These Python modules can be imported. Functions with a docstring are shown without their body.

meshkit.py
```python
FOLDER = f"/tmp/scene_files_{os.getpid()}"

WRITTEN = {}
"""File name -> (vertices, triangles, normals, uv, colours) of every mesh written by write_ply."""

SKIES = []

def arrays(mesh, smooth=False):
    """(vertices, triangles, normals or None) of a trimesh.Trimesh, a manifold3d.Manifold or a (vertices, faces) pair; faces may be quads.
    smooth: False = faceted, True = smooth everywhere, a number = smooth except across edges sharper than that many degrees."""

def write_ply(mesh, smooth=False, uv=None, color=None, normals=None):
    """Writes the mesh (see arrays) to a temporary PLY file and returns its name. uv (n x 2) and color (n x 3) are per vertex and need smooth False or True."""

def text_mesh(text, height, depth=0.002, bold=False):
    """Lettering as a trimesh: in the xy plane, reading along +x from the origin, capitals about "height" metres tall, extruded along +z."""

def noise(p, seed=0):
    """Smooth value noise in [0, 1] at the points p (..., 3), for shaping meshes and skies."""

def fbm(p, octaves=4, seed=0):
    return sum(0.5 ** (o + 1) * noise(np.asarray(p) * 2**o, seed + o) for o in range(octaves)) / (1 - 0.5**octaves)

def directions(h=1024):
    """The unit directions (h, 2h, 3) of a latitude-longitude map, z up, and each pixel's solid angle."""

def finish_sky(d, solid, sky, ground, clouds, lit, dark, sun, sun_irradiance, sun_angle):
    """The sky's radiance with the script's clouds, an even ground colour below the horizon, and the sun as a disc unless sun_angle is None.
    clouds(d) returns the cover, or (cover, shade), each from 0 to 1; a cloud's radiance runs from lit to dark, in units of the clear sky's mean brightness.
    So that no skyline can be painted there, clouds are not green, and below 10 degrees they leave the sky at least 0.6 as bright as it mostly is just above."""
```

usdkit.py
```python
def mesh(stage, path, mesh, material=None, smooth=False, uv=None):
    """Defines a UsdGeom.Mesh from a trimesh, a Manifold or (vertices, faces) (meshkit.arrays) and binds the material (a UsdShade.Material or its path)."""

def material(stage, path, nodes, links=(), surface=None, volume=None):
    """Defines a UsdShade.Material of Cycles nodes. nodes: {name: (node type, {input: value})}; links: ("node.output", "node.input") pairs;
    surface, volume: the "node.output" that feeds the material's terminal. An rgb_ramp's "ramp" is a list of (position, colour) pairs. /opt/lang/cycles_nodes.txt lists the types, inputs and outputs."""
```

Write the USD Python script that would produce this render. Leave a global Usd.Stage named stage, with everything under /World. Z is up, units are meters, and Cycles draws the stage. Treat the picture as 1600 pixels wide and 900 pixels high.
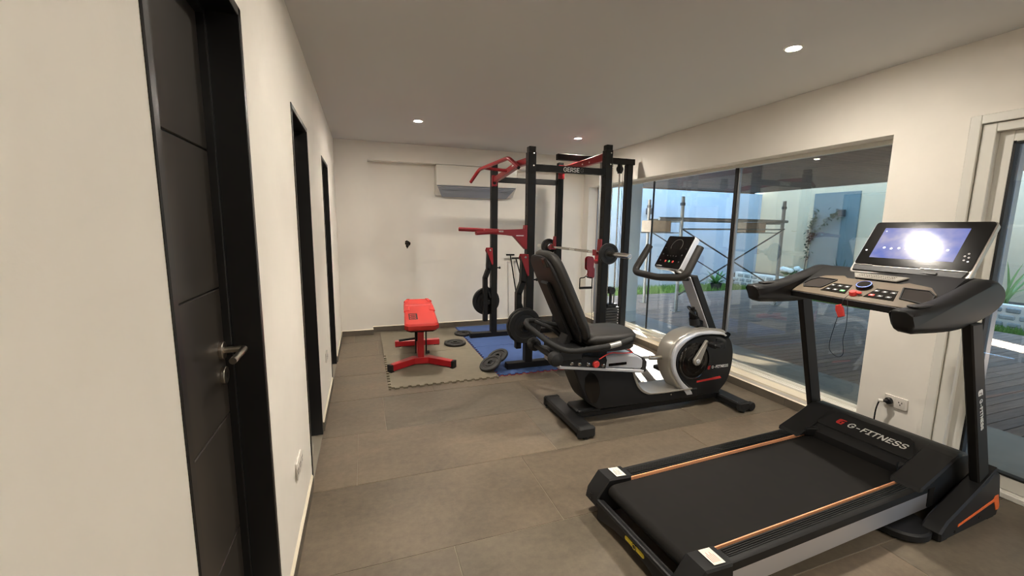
import math, random
import numpy as np
import trimesh
import shapely.geometry as sg
from shapely.ops import unary_union
import usdkit, meshkit
from pxr import Usd, UsdGeom, UsdLux, UsdShade, Gf, Sdf

random.seed(7)
rng = np.random.default_rng(7)
stage = Usd.Stage.CreateInMemory()
UsdGeom.SetStageUpAxis(stage, 'Z')
UsdGeom.SetStageMetersPerUnit(stage, 1.0)
WORLD = UsdGeom.Xform.Define(stage, '/World')
UsdGeom.Scope.Define(stage, '/World/Looks')

# ------------------------------------------------------------------ camera
FPX, YAW, PITCH, ROLL, HCAM = 651.76, 0.340180, 0.142591, -0.012950, 1.40
cam = UsdGeom.Camera.Define(stage, '/World/camera')
cam.CreateHorizontalApertureAttr(36.0)
cam.CreateVerticalApertureAttr(36.0 * 9 / 16)
cam.CreateFocalLengthAttr(FPX / 1600 * 36.0)
cam.CreateClippingRangeAttr(Gf.Vec2f(0.02, 500))
EXPOSURE = 0.12
cam.CreateExposureAttr(EXPOSURE)
_f = np.array([math.sin(YAW) * math.cos(PITCH), math.cos(YAW) * math.cos(PITCH), -math.sin(PITCH)])
_r = np.array([math.cos(YAW), -math.sin(YAW), 0.0])
_d = np.cross(_f, _r)
_R = math.cos(ROLL) * _r + math.sin(ROLL) * _d
_D = -math.sin(ROLL) * _r + math.cos(ROLL) * _d
m = Gf.Matrix4d(*_R, 0, *(-_D), 0, *(-_f), 0, 0, 0, HCAM, 1)
cam.AddTransformOp().Set(m)

# ------------------------------------------------------------------ sky, sun
SKY = 1.8
SUN = 52.0                                    # irradiance
LAMP = 1500.0
SPOT = 30.0                                    # each downlight's own beam
dome = UsdLux.DomeLight.Define(stage, '/World/sky_light')
dome.CreateColorAttr(Gf.Vec3f(0.38, 0.64, 1.0))
dome.CreateIntensityAttr(SKY)
sun = UsdLux.DistantLight.Define(stage, '/World/sun_light')
sun.CreateColorAttr(Gf.Vec3f(1.0, 0.93, 0.82))
sun.CreateIntensityAttr(SUN / (math.pi * math.radians(0.3) ** 2))
sun.CreateAngleAttr(0.6)
_el, _sx, _sy = math.radians(24.0), 0.375, 0.927
_s = np.array([_sx * math.cos(_el), _sy * math.cos(_el), math.sin(_el)])   # towards the sun
_s /= np.linalg.norm(_s)
_ax = np.cross([0, 0, 1.0], _s); _ax /= np.linalg.norm(_ax); _ay = np.cross(_s, _ax)
sun.AddTransformOp().Set(Gf.Matrix4d(*_ax, 0, *_ay, 0, *_s, 0, 0, 0, 0, 1))

# ------------------------------------------------------------------ materials
def lin(c):
    if isinstance(c, str):
        c = [int(c[i:i + 2], 16) for i in (1, 3, 5)]
    c = np.array(c, float) / 255
    return tuple(np.where(c < 0.04045, c / 12.92, ((c + 0.055) / 1.055) ** 2.4))

def mat(name, col, rough=0.5, metal=0.0, var=None, bump=None, spec=0.5, emit=0.0, coat=0.0, trans=0.0, transl=0.0):
    """var=(scale, low factor, high factor), bump=(scale, strength, distance)"""
    col = lin(col)
    nodes = {'p': ('principled_bsdf', {'base_color': col, 'roughness': rough, 'metallic': metal, 'specular_ior_level': spec,
                                       'coat_weight': coat, 'transmission_weight': trans}),
             'tc': ('texture_coordinate', {})}
    links = []
    if emit:
        nodes['p'][1].update(emission_color=col, emission_strength=emit)
    if var:
        nodes['vn'] = ('noise_texture', {'scale': var[0], 'detail': 6.0, 'roughness': 0.6})
        nodes['vr'] = ('rgb_ramp', {'ramp': [(0.3, tuple(x * var[1] for x in col)), (0.7, tuple(x * var[2] for x in col))]})
        links += [('tc.object', 'vn.vector'), ('vn.fac', 'vr.fac'), ('vr.color', 'p.base_color')]
    if bump:
        nodes['bn'] = ('noise_texture', {'scale': bump[0], 'detail': 4.0})
        nodes['bp'] = ('bump', {'strength': bump[1], 'distance': bump[2]})
        links += [('tc.object', 'bn.vector'), ('bn.fac', 'bp.height'), ('bp.normal', 'p.normal')]
    out = 'p.BSDF'
    if transl:
        nodes['t'] = ('translucent_bsdf', {'color': col})
        nodes['mx'] = ('mix_closure', {'fac': transl})
        links += [('p.BSDF', 'mx.closure1'), ('t.BSDF', 'mx.closure2')]
        out = 'mx.closure'
    return usdkit.material(stage, '/World/Looks/' + name, nodes, links, surface=out)

def glass_pane(name, tint=(0.97, 0.985, 0.98), base=0.06):
    # Schlick's reflectance from the facing angle, the same on both faces of the pane
    return usdkit.material(stage, '/World/Looks/' + name,
        {'t': ('transparent_bsdf', {'color': tint}), 'g': ('glossy_bsdf', {'color': (1, 1, 1), 'roughness': 0.0}),
         'f': ('layer_weight', {'blend': 0.5}), 'w': ('math', {'math_type': 'power', 'value2': 5.0}),
         's': ('math', {'math_type': 'multiply_add', 'value2': 1 - base, 'value3': base}), 'm': ('mix_closure', {})},
        [('f.facing', 'w.value1'), ('w.value', 's.value1'), ('s.value', 'm.fac'), ('t.BSDF', 'm.closure1'), ('g.BSDF', 'm.closure2')], surface='m.closure')

def tile_mat(name, col, seed):
    c = lin(col)
    return usdkit.material(stage, '/World/Looks/' + name,
        {'p': ('principled_bsdf', {'roughness': 0.42, 'specular_ior_level': 0.4}), 'g': ('geometry', {}),
         'mp': ('mapping', {'location': (seed * 3.1, seed * 1.7, 0.0), 'scale': (0.8, 1.6, 1.0)}),
         'n1': ('noise_texture', {'scale': 1.6, 'detail': 8.0, 'roughness': 0.62, 'distortion': 0.6}),
         'n2': ('noise_texture', {'scale': 26.0, 'detail': 6.0, 'roughness': 0.7}),
         'mx': ('mix_float', {'fac': 0.35}),
         'r': ('rgb_ramp', {'ramp': [(0.33, tuple(x * 0.62 for x in c)), (0.5, c), (0.68, tuple(x * 1.42 for x in c))]}),
         'b': ('bump', {'strength': 0.12, 'distance': 0.002}),
         'rr': ('map_range', {'from_min': 0.3, 'from_max': 0.7, 'to_min': 0.36, 'to_max': 0.55})},
        [('g.position', 'mp.vector'), ('mp.vector', 'n1.vector'), ('g.position', 'n2.vector'), ('n1.fac', 'mx.a'), ('n2.fac', 'mx.b'),
         ('mx.result', 'r.fac'), ('r.color', 'p.base_color'), ('n2.fac', 'b.height'), ('b.normal', 'p.normal'),
         ('n1.fac', 'rr.value'), ('rr.result', 'p.roughness')], surface='p.BSDF')

def wood_mat(name, dark, light, scale, rough=0.6):
    return usdkit.material(stage, '/World/Looks/' + name,
        {'p': ('principled_bsdf', {'roughness': rough, 'specular_ior_level': 0.3}), 'g': ('geometry', {}), 'oi': ('object_info', {}),
         'mp': ('mapping', {'scale': scale}),
         'n': ('noise_texture', {'scale': 6.0, 'detail': 6.0, 'roughness': 0.65, 'distortion': 0.3}),
         'r': ('rgb_ramp', {'ramp': [(0.3, lin(dark)), (0.7, lin(light))]})},
        [('g.position', 'mp.vector'), ('mp.vector', 'n.vector'), ('n.fac', 'r.fac'), ('r.color', 'p.base_color')], surface='p.BSDF')

WALL = mat('wall_paint', (237, 232, 223), 0.75, bump=(60, 0.10, 0.004), var=(2.5, 0.97, 1.03))
CEIL = mat('ceiling_paint', (214, 213, 211), 0.8, bump=(60, 0.05, 0.003))
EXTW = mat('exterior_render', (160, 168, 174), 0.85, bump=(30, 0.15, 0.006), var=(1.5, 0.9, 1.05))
EXTW2 = mat('bounce_tinted_render', (192, 174, 144), 0.85, bump=(30, 0.15, 0.006), var=(1.5, 0.92, 1.05))  # tan tint paints warm bounce light onto the white side wall
TILES = [tile_mat('porcelain_tile_%d' % i, c, i) for i, c in enumerate([(103, 92, 78), (98, 89, 76), (107, 95, 80)])]
GROUT = mat('grout', (136, 127, 111), 0.8)
SKIRT = mat('skirting_tile', (92, 84, 74), 0.5, var=(8, 0.85, 1.15))
CREAM = mat('cream_trim', (232, 222, 200), 0.5)
DOORF = mat('black_door_frame', (20, 20, 21), 0.35)
LEAF = mat('charcoal_door_leaf', (54, 50, 46), 0.32, bump=(120, 0.04, 0.001))
STEEL = mat('brushed_steel', (190, 182, 170), 0.28, 1.0)
CHROME = mat('chrome', (215, 212, 205), 0.14, 1.0)
ALU = mat('white_aluminium', (222, 220, 212), 0.4)
ALUD = mat('grey_aluminium', (150, 152, 156), 0.35, 0.6)
RAIL = mat('anodised_rail', (214, 216, 224), 0.34, 0.75)
GASK = mat('black_gasket', (14, 15, 16), 0.6)
PANE = glass_pane('window_glass')
PANER = glass_pane('reflective_glass', (0.90, 0.92, 0.90), 0.115)       # the fixed pane is solar-control glass
LENS = mat('lamp_lens', (255, 245, 230), 0.3, emit=LAMP)
BLK = mat('black_powder_coat', (20, 19, 18), 0.5, spec=0.28, bump=(300, 0.05, 0.0006))
BLKP = mat('black_plastic', (20, 20, 21), 0.5, spec=0.35, bump=(500, 0.06, 0.0004))
GLOSSB = mat('gloss_black', (10, 9, 9), 0.12)
RUB = mat('black_rubber', (22, 22, 22), 0.75, bump=(150, 0.1, 0.001))
IRON = mat('cast_iron_black', (24, 23, 22), 0.5, bump=(120, 0.15, 0.001))
VINB = mat('black_vinyl', (34, 32, 30), 0.55, bump=(220, 0.12, 0.0008))
VINR = mat('red_vinyl', (186, 44, 38), 0.4, bump=(180, 0.06, 0.0008))
RED = mat('red_powder_coat', (138, 20, 30), 0.38)
REDF = mat('red_frame_coat', (176, 30, 38), 0.35)
SILV = mat('silver_plastic', (168, 164, 156), 0.3, 0.55)
SILVP = mat('pale_silver', (205, 207, 212), 0.3, 0.35)
GALV = mat('galvanised_steel', (170, 172, 172), 0.4, 0.8, var=(30, 0.85, 1.1))
BELT = mat('running_belt', (21, 19, 17), 0.8, spec=0.25, bump=(350, 0.12, 0.0008), var=(14, 0.85, 1.15))
ORG = mat('orange_stripe', (246, 172, 128), 0.5)
ORGP = mat('orange_plastic', (226, 104, 44), 0.45)
BEIGE = mat('champagne_panel', (96, 84, 68), 0.42)
PAPER = mat('sticker_paper', (236, 229, 214), 0.6)
YEL = mat('yellow_sticker', (206, 184, 52), 0.5)
PRINTW = mat('white_print', (225, 225, 222), 0.5)
PRINTR = mat('red_print', (200, 45, 40), 0.5)
PRINTG = mat('grey_print', (74, 72, 70), 0.5)
PRINTK = mat('dark_print', (30, 28, 28), 0.5)
BTNR = mat('red_button', (214, 60, 56), 0.4)
BTNG = mat('green_button', (82, 160, 96), 0.4)
BTNK = mat('dark_button', (58, 58, 60), 0.4)
MATG = mat('grey_foam_mat', (116, 108, 92), 0.85, bump=(240, 0.25, 0.001), var=(10, 0.93, 1.07))
MATB = mat('blue_foam_mat', (54, 78, 128), 0.85, bump=(240, 0.25, 0.001), var=(10, 0.93, 1.07))
MATR = mat('red_foam_underside', (156, 40, 46), 0.85)
ACW = mat('aircon_white', (224, 220, 210), 0.25)
ACG = mat('aircon_grey', (150, 156, 166), 0.45)
OUTW = mat('outlet_white', (214, 208, 200), 0.4)
DECK = [wood_mat('deck_wood_%d' % i, a, b, (0.5, 6, 6)) for i, (a, b) in enumerate([((104, 92, 84), (136, 122, 112)), ((96, 86, 80), (128, 116, 108)), ((112, 98, 88), (144, 128, 116))])]
SOFF = [wood_mat('soffit_wood_%d' % i, a, b, (0.6, 7, 7)) for i, (a, b) in enumerate([((92, 78, 68), (126, 110, 98)), ((82, 70, 62), (116, 102, 92))])]
STONE = mat('porch_stone', (92, 92, 90), 0.35, var=(6, 0.85, 1.1))
EARTH = mat('soil', (70, 60, 50), 0.95, var=(8, 0.7, 1.3))
GRASS = mat('grass_blades', (108, 142, 66), 0.7, transl=0.35)
LEAFG = mat('plant_leaf', (66, 116, 54), 0.55, transl=0.3)
LEAFP = mat('pale_leaf', (142, 166, 110), 0.55, transl=0.3)
LEAFD = mat('dark_leaf', (42, 62, 38), 0.55, transl=0.2)
FLOW = mat('white_petals', (240, 240, 232), 0.7, transl=0.2)
VIOL = mat('violet_petals', (86, 78, 176), 0.7, transl=0.2)
MORT = mat('white_mortar', (224, 224, 216), 0.85)
COBB = [mat('cobble_%d' % i, c, 0.8, var=(20, 0.85, 1.15)) for i, c in enumerate([(150, 156, 154), (134, 142, 142), (164, 168, 164)])]
SCAFM = mat('scaffold_steel', (128, 124, 116), 0.5, 0.5, var=(12, 0.8, 1.15))
SCAFD = mat('scaffold_brace_dark', (66, 64, 62), 0.5, 0.4)
PLYW = mat('scaffold_board', (150, 128, 104), 0.8, var=(14, 0.85, 1.15))
PANELG = mat('grey_green_panel', (92, 106, 106), 0.7, var=(2, 0.92, 1.08))
COLG = mat('column_grey', (158, 172, 176), 0.6)
TERRA = mat('black_pot', (36, 36, 36), 0.6)
HOLE = mat('dark_hole', (30, 22, 16), 0.9)
SCREEN = usdkit.material(stage, '/World/Looks/screen_picture',
    {'tc': ('texture_coordinate', {}), 'n': ('noise_texture', {'scale': 9.0, 'detail': 3.0}),
     'sx': ('separate_xyz', {}), 'r': ('rgb_ramp', {'ramp': [(0.30, lin((120, 140, 232))), (0.55, lin((176, 178, 236))), (0.75, lin((226, 216, 236)))]}),
     'p': ('principled_bsdf', {'base_color': (0.01, 0.01, 0.012), 'roughness': 0.1, 'emission_strength': 0.62})},
    [('tc.object', 'n.vector'), ('n.fac', 'r.fac'), ('r.color', 'p.emission_color')], surface='p.BSDF')
ICONW = mat('lit_icon', (236, 236, 244), 0.4, emit=0.9)
RINGB = mat('dial_ring_blue', (120, 140, 235), 0.3, emit=0.5)

# ------------------------------------------------------------------ mesh helpers
def cat(*ms):
    ms = [x for x in ms if x is not None]
    return ms[0] if len(ms) == 1 else trimesh.util.concatenate(ms)

def rbox(x0, y0, z0, x1, y1, z1, b=0.004):
    x0, x1 = min(x0, x1), max(x0, x1); y0, y1 = min(y0, y1), max(y0, y1); z0, z1 = min(z0, z1), max(z0, z1)
    b = min(b, (x1 - x0) * .45, (y1 - y0) * .45, (z1 - z0) * .45)
    if b <= 0:
        return trimesh.creation.box(bounds=[[x0, y0, z0], [x1, y1, z1]])
    p = []
    for X, sx in ((x0, 1), (x1, -1)):
        for Y, sy in ((y0, 1), (y1, -1)):
            for Z, sz in ((z0, 1), (z1, -1)):
                p += [(X, Y + sy * b, Z + sz * b), (X + sx * b, Y, Z + sz * b), (X + sx * b, Y + sy * b, Z)]
    return trimesh.Trimesh(p).convex_hull

def frame_of(d, up=(0, 0, 1)):
    d = np.asarray(d, float); d = d / np.linalg.norm(d)
    up = np.asarray(up, float)
    if abs(d @ up) > 0.98 * np.linalg.norm(up):
        up = np.array([0, 1.0, 0]) if abs(d[1]) < 0.9 else np.array([1.0, 0, 0])
    s = np.cross(d, up); s /= np.linalg.norm(s)
    u = np.cross(s, d)
    return d, s, u

def beam(p, q, w, h, b=0.004, up=(0, 0, 1), e=0.0):
    """bar of rectangular section from p to q: w across, h along up"""
    p, q = np.asarray(p, float), np.asarray(q, float)
    d, s, u = frame_of(q - p, up)
    L = np.linalg.norm(q - p)
    m = rbox(-e, -w / 2, -h / 2, L + e, w / 2, h / 2, b)
    T = np.eye(4); T[:3, 0], T[:3, 1], T[:3, 2], T[:3, 3] = d, s, u, p
    if np.linalg.det(T[:3, :3]) < 0:
        T[:3, 1] *= -1
    m.apply_transform(T)
    return m

def lathe(prof, o=(0, 0, 0), d=(0, 0, 1), n=28):
    """prof: (radius, along) pairs"""
    prof = np.asarray(prof, float)
    d, s, u = frame_of(d)
    a = np.arange(n) * 2 * np.pi / n
    v, rings = [], []
    for r, z in prof:
        if r < 1e-6:
            rings.append([len(v)]); v.append(np.asarray(o) + d * z)
        else:
            rings.append(list(range(len(v), len(v) + n)))
            v += [np.asarray(o) + d * z + r * (math.cos(t) * s + math.sin(t) * u) for t in a]
    f = []
    for A_, B_ in zip(rings[:-1], rings[1:]):
        for i in range(n):
            j = (i + 1) % n
            if len(A_) == 1 and len(B_) == 1: continue
            if len(A_) == 1: f.append((A_[0], B_[j], B_[i]))
            elif len(B_) == 1: f.append((A_[i], A_[j], B_[0]))
            else: f += [(A_[i], A_[j], B_[j]), (A_[i], B_[j], B_[i])]
    m = trimesh.Trimesh(np.array(v), np.array(f), process=False)
    m.fix_normals()
    return m

def cyl(p, q, r, n=20, b=0.0015, r2=None):
    p, q = np.asarray(p, float), np.asarray(q, float)
    L = np.linalg.norm(q - p); r2 = r if r2 is None else r2
    b = min(b, L * .4, min(r, r2) * .5)
    return lathe([(0, 0), (r - b, 0), (r, b), (r2, L - b), (r2 - b, L), (0, L)], p, q - p, n)

def spl(pts, n=6):
    """Catmull-Rom through pts"""
    P = [np.asarray(p, float) for p in pts]
    P = [2 * P[0] - P[1]] + P + [2 * P[-1] - P[-2]]
    out = []
    for i in range(1, len(P) - 2):
        for k in range(n):
            t = k / n
            out.append(0.5 * ((2 * P[i]) + (P[i + 1] - P[i - 1]) * t + (2 * P[i - 1] - 5 * P[i] + 4 * P[i + 1] - P[i + 2]) * t * t + (3 * P[i] - P[i - 1] - 3 * P[i + 1] + P[i + 2]) * t ** 3))
    out.append(P[-2])
    return np.array(out)

def rnd(pts, r, n=5):
    """polyline with its inner corners rounded"""
    P = [np.asarray(p, float) for p in pts]
    out = [P[0]]
    for a, b, c in zip(P[:-2], P[1:-1], P[2:]):
        l1, l2 = np.linalg.norm(a - b), np.linalg.norm(c - b)
        k = min(r, l1 * .48, l2 * .48)
        s, e = b + (a - b) / l1 * k, b + (c - b) / l2 * k
        for i in range(n + 1):
            t = i / n
            out.append((1 - t) ** 2 * s + 2 * t * (1 - t) * b + t * t * e)
    out.append(P[-1])
    return np.array(out)

def tube(pts, r, n=12, sx=1.0, sy=1.0):
    P = np.asarray(pts, float)
    r = np.broadcast_to(r, (len(P),))
    T = np.gradient(P, axis=0); T /= np.linalg.norm(T, axis=1, keepdims=True)
    _, s, u = frame_of(T[0])
    v = []
    for i in range(len(P)):
        s = s - T[i] * (s @ T[i]); s /= np.linalg.norm(s); u = np.cross(s, T[i])
        v += [P[i] + r[i] * (sx * math.cos(t) * s + sy * math.sin(t) * u) for t in np.arange(n) * 2 * np.pi / n]
    f = []
    for i in range(len(P) - 1):
        for k in range(n):
            a, b = i * n + k, i * n + (k + 1) % n
            f += [(a, b, b + n), (a, b + n, a + n)]
    v += [P[0] - T[0] * r[0] * 0.15, P[-1] + T[-1] * r[-1] * 0.15]
    c0, c1, o = len(v) - 2, len(v) - 1, (len(P) - 1) * n
    for k in range(n):
        f += [(c0, (k + 1) % n, k), (c1, o + k, o + (k + 1) % n)]
    m = trimesh.Trimesh(np.array(v), np.array(f), process=False)
    m.fix_normals()
    return m

def inset(P, b):
    """the polygon's corners moved inwards by b (miter)"""
    P = np.asarray(P, float)
    a, c = np.roll(P, 1, 0), np.roll(P, -1, 0)
    d1, d2 = P - a, c - P
    d1 /= np.linalg.norm(d1, axis=1, keepdims=True); d2 /= np.linalg.norm(d2, axis=1, keepdims=True)
    n1, n2 = np.c_[-d1[:, 1], d1[:, 0]], np.c_[-d2[:, 1], d2[:, 0]]
    k = 1 + (n1 * n2).sum(1)
    return P + b * (n1 + n2) / np.maximum(k, 0.4)[:, None]

def ext(poly, a, b, plane='xz', bev=0.0):
    """polygon (list of 2D corners) extruded from a to b across the plane ('xz' runs along y, 'yz' along x, 'xy' along z)"""
    P = np.asarray(poly, float)
    if not sg.Polygon(P).exterior.is_ccw:
        P = P[::-1]
    bev = min(bev, abs(b - a) * 0.45)
    a, b = min(a, b), max(a, b)
    layers = [(P, a), (P, b)] if bev <= 0 else [(inset(P, bev), a), (P, a + bev), (P, b - bev), (inset(P, bev), b)]
    n, v, f = len(P), [], []
    for Q, z in layers:
        v += [(x, y, z) for x, y in Q]
    for l in range(len(layers) - 1):
        for i in range(n):
            j = (i + 1) % n; o = l * n
            f += [(o + i, o + j, o + n + j), (o + i, o + n + j, o + n + i)]
    tv, tf = trimesh.creation.triangulate_polygon(sg.Polygon(layers[0][0]), engine='earcut')
    # earcut keeps the corners: find them again
    idx = [int(np.argmin(((np.asarray(layers[0][0]) - q) ** 2).sum(1))) for q in tv]
    for t in tf:
        t = [idx[k] for k in t]
        f.append((t[0], t[2], t[1])); o = (len(layers) - 1) * n
        f.append((o + t[0], o + t[1], o + t[2]))
    v = np.array(v)
    v = {'xz': v[:, [0, 2, 1]], 'yz': v[:, [2, 0, 1]], 'xy': v}[plane]
    m = trimesh.Trimesh(v, np.array(f), process=False)
    m.fix_normals()
    return m

def slab(shape, a, b, plane='xy'):
    """shapely shape, holes and all, extruded"""
    ms = [trimesh.creation.extrude_polygon(g, b - a, engine='earcut') for g in getattr(shape, 'geoms', [shape])]
    m = cat(*ms); m.apply_translation((0, 0, a))
    v = m.vertices
    m = trimesh.Trimesh({'xz': v[:, [0, 2, 1]], 'yz': v[:, [2, 0, 1]], 'xy': v}[plane], m.faces, process=False)
    m.fix_normals()
    return m

def rrect(cx, cy, w, h, r, n=5):
    out = []
    for sx, sy, a0 in ((1, 1, 0), (-1, 1, 90), (-1, -1, 180), (1, -1, 270)):
        for k in range(n + 1):
            t = math.radians(a0 + 90 * k / n)
            out.append((cx + sx * (w / 2 - r) + r * math.cos(t), cy + sy * (h / 2 - r) + r * math.sin(t)))
    return out

def place(m, o, ex, ey, ez=None):
    """mesh moved from its own axes into ex, ey, ez at o"""
    ex, ey = np.asarray(ex, float), np.asarray(ey, float)
    ex = ex / np.linalg.norm(ex); ey = ey / np.linalg.norm(ey)
    ez = np.cross(ex, ey) if ez is None else np.asarray(ez, float)
    T = np.eye(4); T[:3, 0], T[:3, 1], T[:3, 2], T[:3, 3] = ex, ey, ez, o
    m = m.copy(); m.apply_transform(T)
    return m

def words(text, h, o, ex, ey, bold=True, depth=0.0012, centre=False):
    m = meshkit.text_mesh(text, h, depth, bold)
    if centre:
        m.apply_translation((-m.bounds[:, 0].mean(), 0, 0))
    return place(m, o, ex, ey)

def emblem(h, o, ex, ey, depth=0.0012):
    """the slanted block G of the maker's mark: a bar bent round on itself"""
    P = [(0.15, 0), (0.78, 0), (0.95, 0.62), (0.62, 0.62), (0.56, 0.42), (0.68, 0.42), (0.62, 0.2), (0.4, 0.2), (0.58, 0.8), (1.0, 0.8), (1.05, 1.0), (0.32, 1.0), (0.12, 0.85), (0.0, 0.2)]
    m = slab(sg.Polygon([(x * h, y * h) for x, y in P]), 0, depth)
    return place(m, o, ex, ey)

# ------------------------------------------------------------------ scene helpers
used = {}
def numbered(parent, name):
    k = (parent, name); used[k] = used.get(k, -1) + 1
    return name if used[k] == 0 else '%s_%03d' % (name, used[k])

class T:
    """a thing or a part: its prim path, and the frame its meshes are given in"""
    def __init__(s, path, inv): s.path, s.inv = path, inv
    @property
    def prim(s): return stage.GetPrimAtPath(s.path)

def tag(t, label=None, cat_=None, group=None, kind=None):
    p = t.prim
    for k, v in (('label', label), ('category', cat_), ('group', group), ('kind', kind)):
        if v: p.SetCustomDataByKey(k, v)
    return t

def thing(name, label, cat_, loc=(0, 0, 0), rotz=0.0, group=None, local=False, kind=None):
    path = '/World/' + numbered('', name)
    x = UsdGeom.Xform.Define(stage, path)
    x.AddTranslateOp().Set(Gf.Vec3d(*map(float, loc)))
    if rotz: x.AddRotateZOp().Set(float(rotz))
    inv = np.eye(4)
    if not local:
        M = trimesh.transformations.rotation_matrix(math.radians(rotz), [0, 0, 1]); M[:3, 3] = loc
        inv = np.linalg.inv(M)
    return tag(T(path, inv), label, cat_, group, kind)

def part(t, name, mesh, material, label=None, smooth=35, kind=None):
    path = t.path + '/' + numbered(t.path, name)
    mesh = mesh.copy(); mesh.apply_transform(t.inv)
    usdkit.mesh(stage, path, mesh, material, smooth=smooth)
    o = T(path, t.inv)
    return tag(o, label, kind=kind)

def one(name, mesh, material, label, cat_, group=None, smooth=35, kind=None):
    """a thing that is one mesh"""
    path = '/World/' + numbered('', name)
    c = np.array([*mesh.bounds.mean(0)[:2], mesh.bounds[0, 2]])
    mesh = mesh.copy(); mesh.apply_translation(-c)
    g = usdkit.mesh(stage, path, mesh, material, smooth=smooth)
    UsdGeom.Xformable(g.GetPrim()).AddTranslateOp().Set(Gf.Vec3d(*map(float, c)))
    I = np.eye(4); I[:3, 3] = -c
    return tag(T(path, I), label, cat_, group, kind)

def struct(name, mesh=None, material=None, parent=None, smooth=False, label=None):
    if mesh is None:
        path = '/World/' + numbered('', name)
        UsdGeom.Xform.Define(stage, path)
        return tag(T(path, np.eye(4)), label, kind='structure')
    path = (parent.path if parent else '/World') + '/' + numbered(parent.path if parent else '', name)
    usdkit.mesh(stage, path, mesh, material, smooth=smooth)
    t = T(path, np.eye(4))
    return tag(t, label, kind=None if parent else 'structure')

def copy_of(t, name, label, loc, rotz=0.0, group=None, scale=None, extra=None):
    path = '/World/' + numbered('', name)
    x = UsdGeom.Xform.Define(stage, path)
    x.AddTranslateOp().Set(Gf.Vec3d(*map(float, loc)))
    if extra is not None: x.AddOrientOp().Set(extra)
    if rotz: x.AddRotateZOp().Set(float(rotz))
    if scale: x.AddScaleOp().Set(Gf.Vec3f(scale, scale, scale))
    x.GetPrim().GetReferences().AddInternalReference(t.path)
    x.GetPrim().SetInstanceable(True)
    was = t.prim.GetCustomData()
    return tag(T(path, t.inv), label, was.get('category'), group or was.get('group'))

# ================================================================== ROOM
XL, XR, YB, YF, ZC = -0.312, 3.177, 5.76, -4.4, 2.436
WT = 0.20                                    # thickness of the right wall

# floor: bed of grout and each tile
fl = struct('floor', label='floor of dark taupe stone-look porcelain tiles laid in staggered rows')
struct('grout_bed', rbox(XL - .14, YF - .1, -0.12, XR + WT, YB + .1, -0.0025, 0), GROUT, fl)
TW, TD, GAP = 1.204, 0.602, 0.0035
offs = {0: .87, 1: 1.12, 2: .10, 3: .52, -1: .33, -2: .95}
k = 0
for r in range(-11, 7):
    y0 = 1.655 + TD * r; y1 = y0 + TD
    if y1 < YF or y0 > YB: continue
    off = offs.get(r, rng.uniform(0, 1.2))
    for i in range(-2, 4):
        x0 = off + TW * i; x1 = x0 + TW
        a, b, c, d = max(x0, XL) + GAP / 2, min(x1, XR) - GAP / 2, max(y0, YF) + GAP / 2, min(y1, YB) - GAP / 2
        if b - a < .03 or d - c < .03: continue
        struct('tile', rbox(a, c, -0.02, b, d, 0.0, 0.0012), TILES[int(rng.integers(3))], fl)

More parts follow.
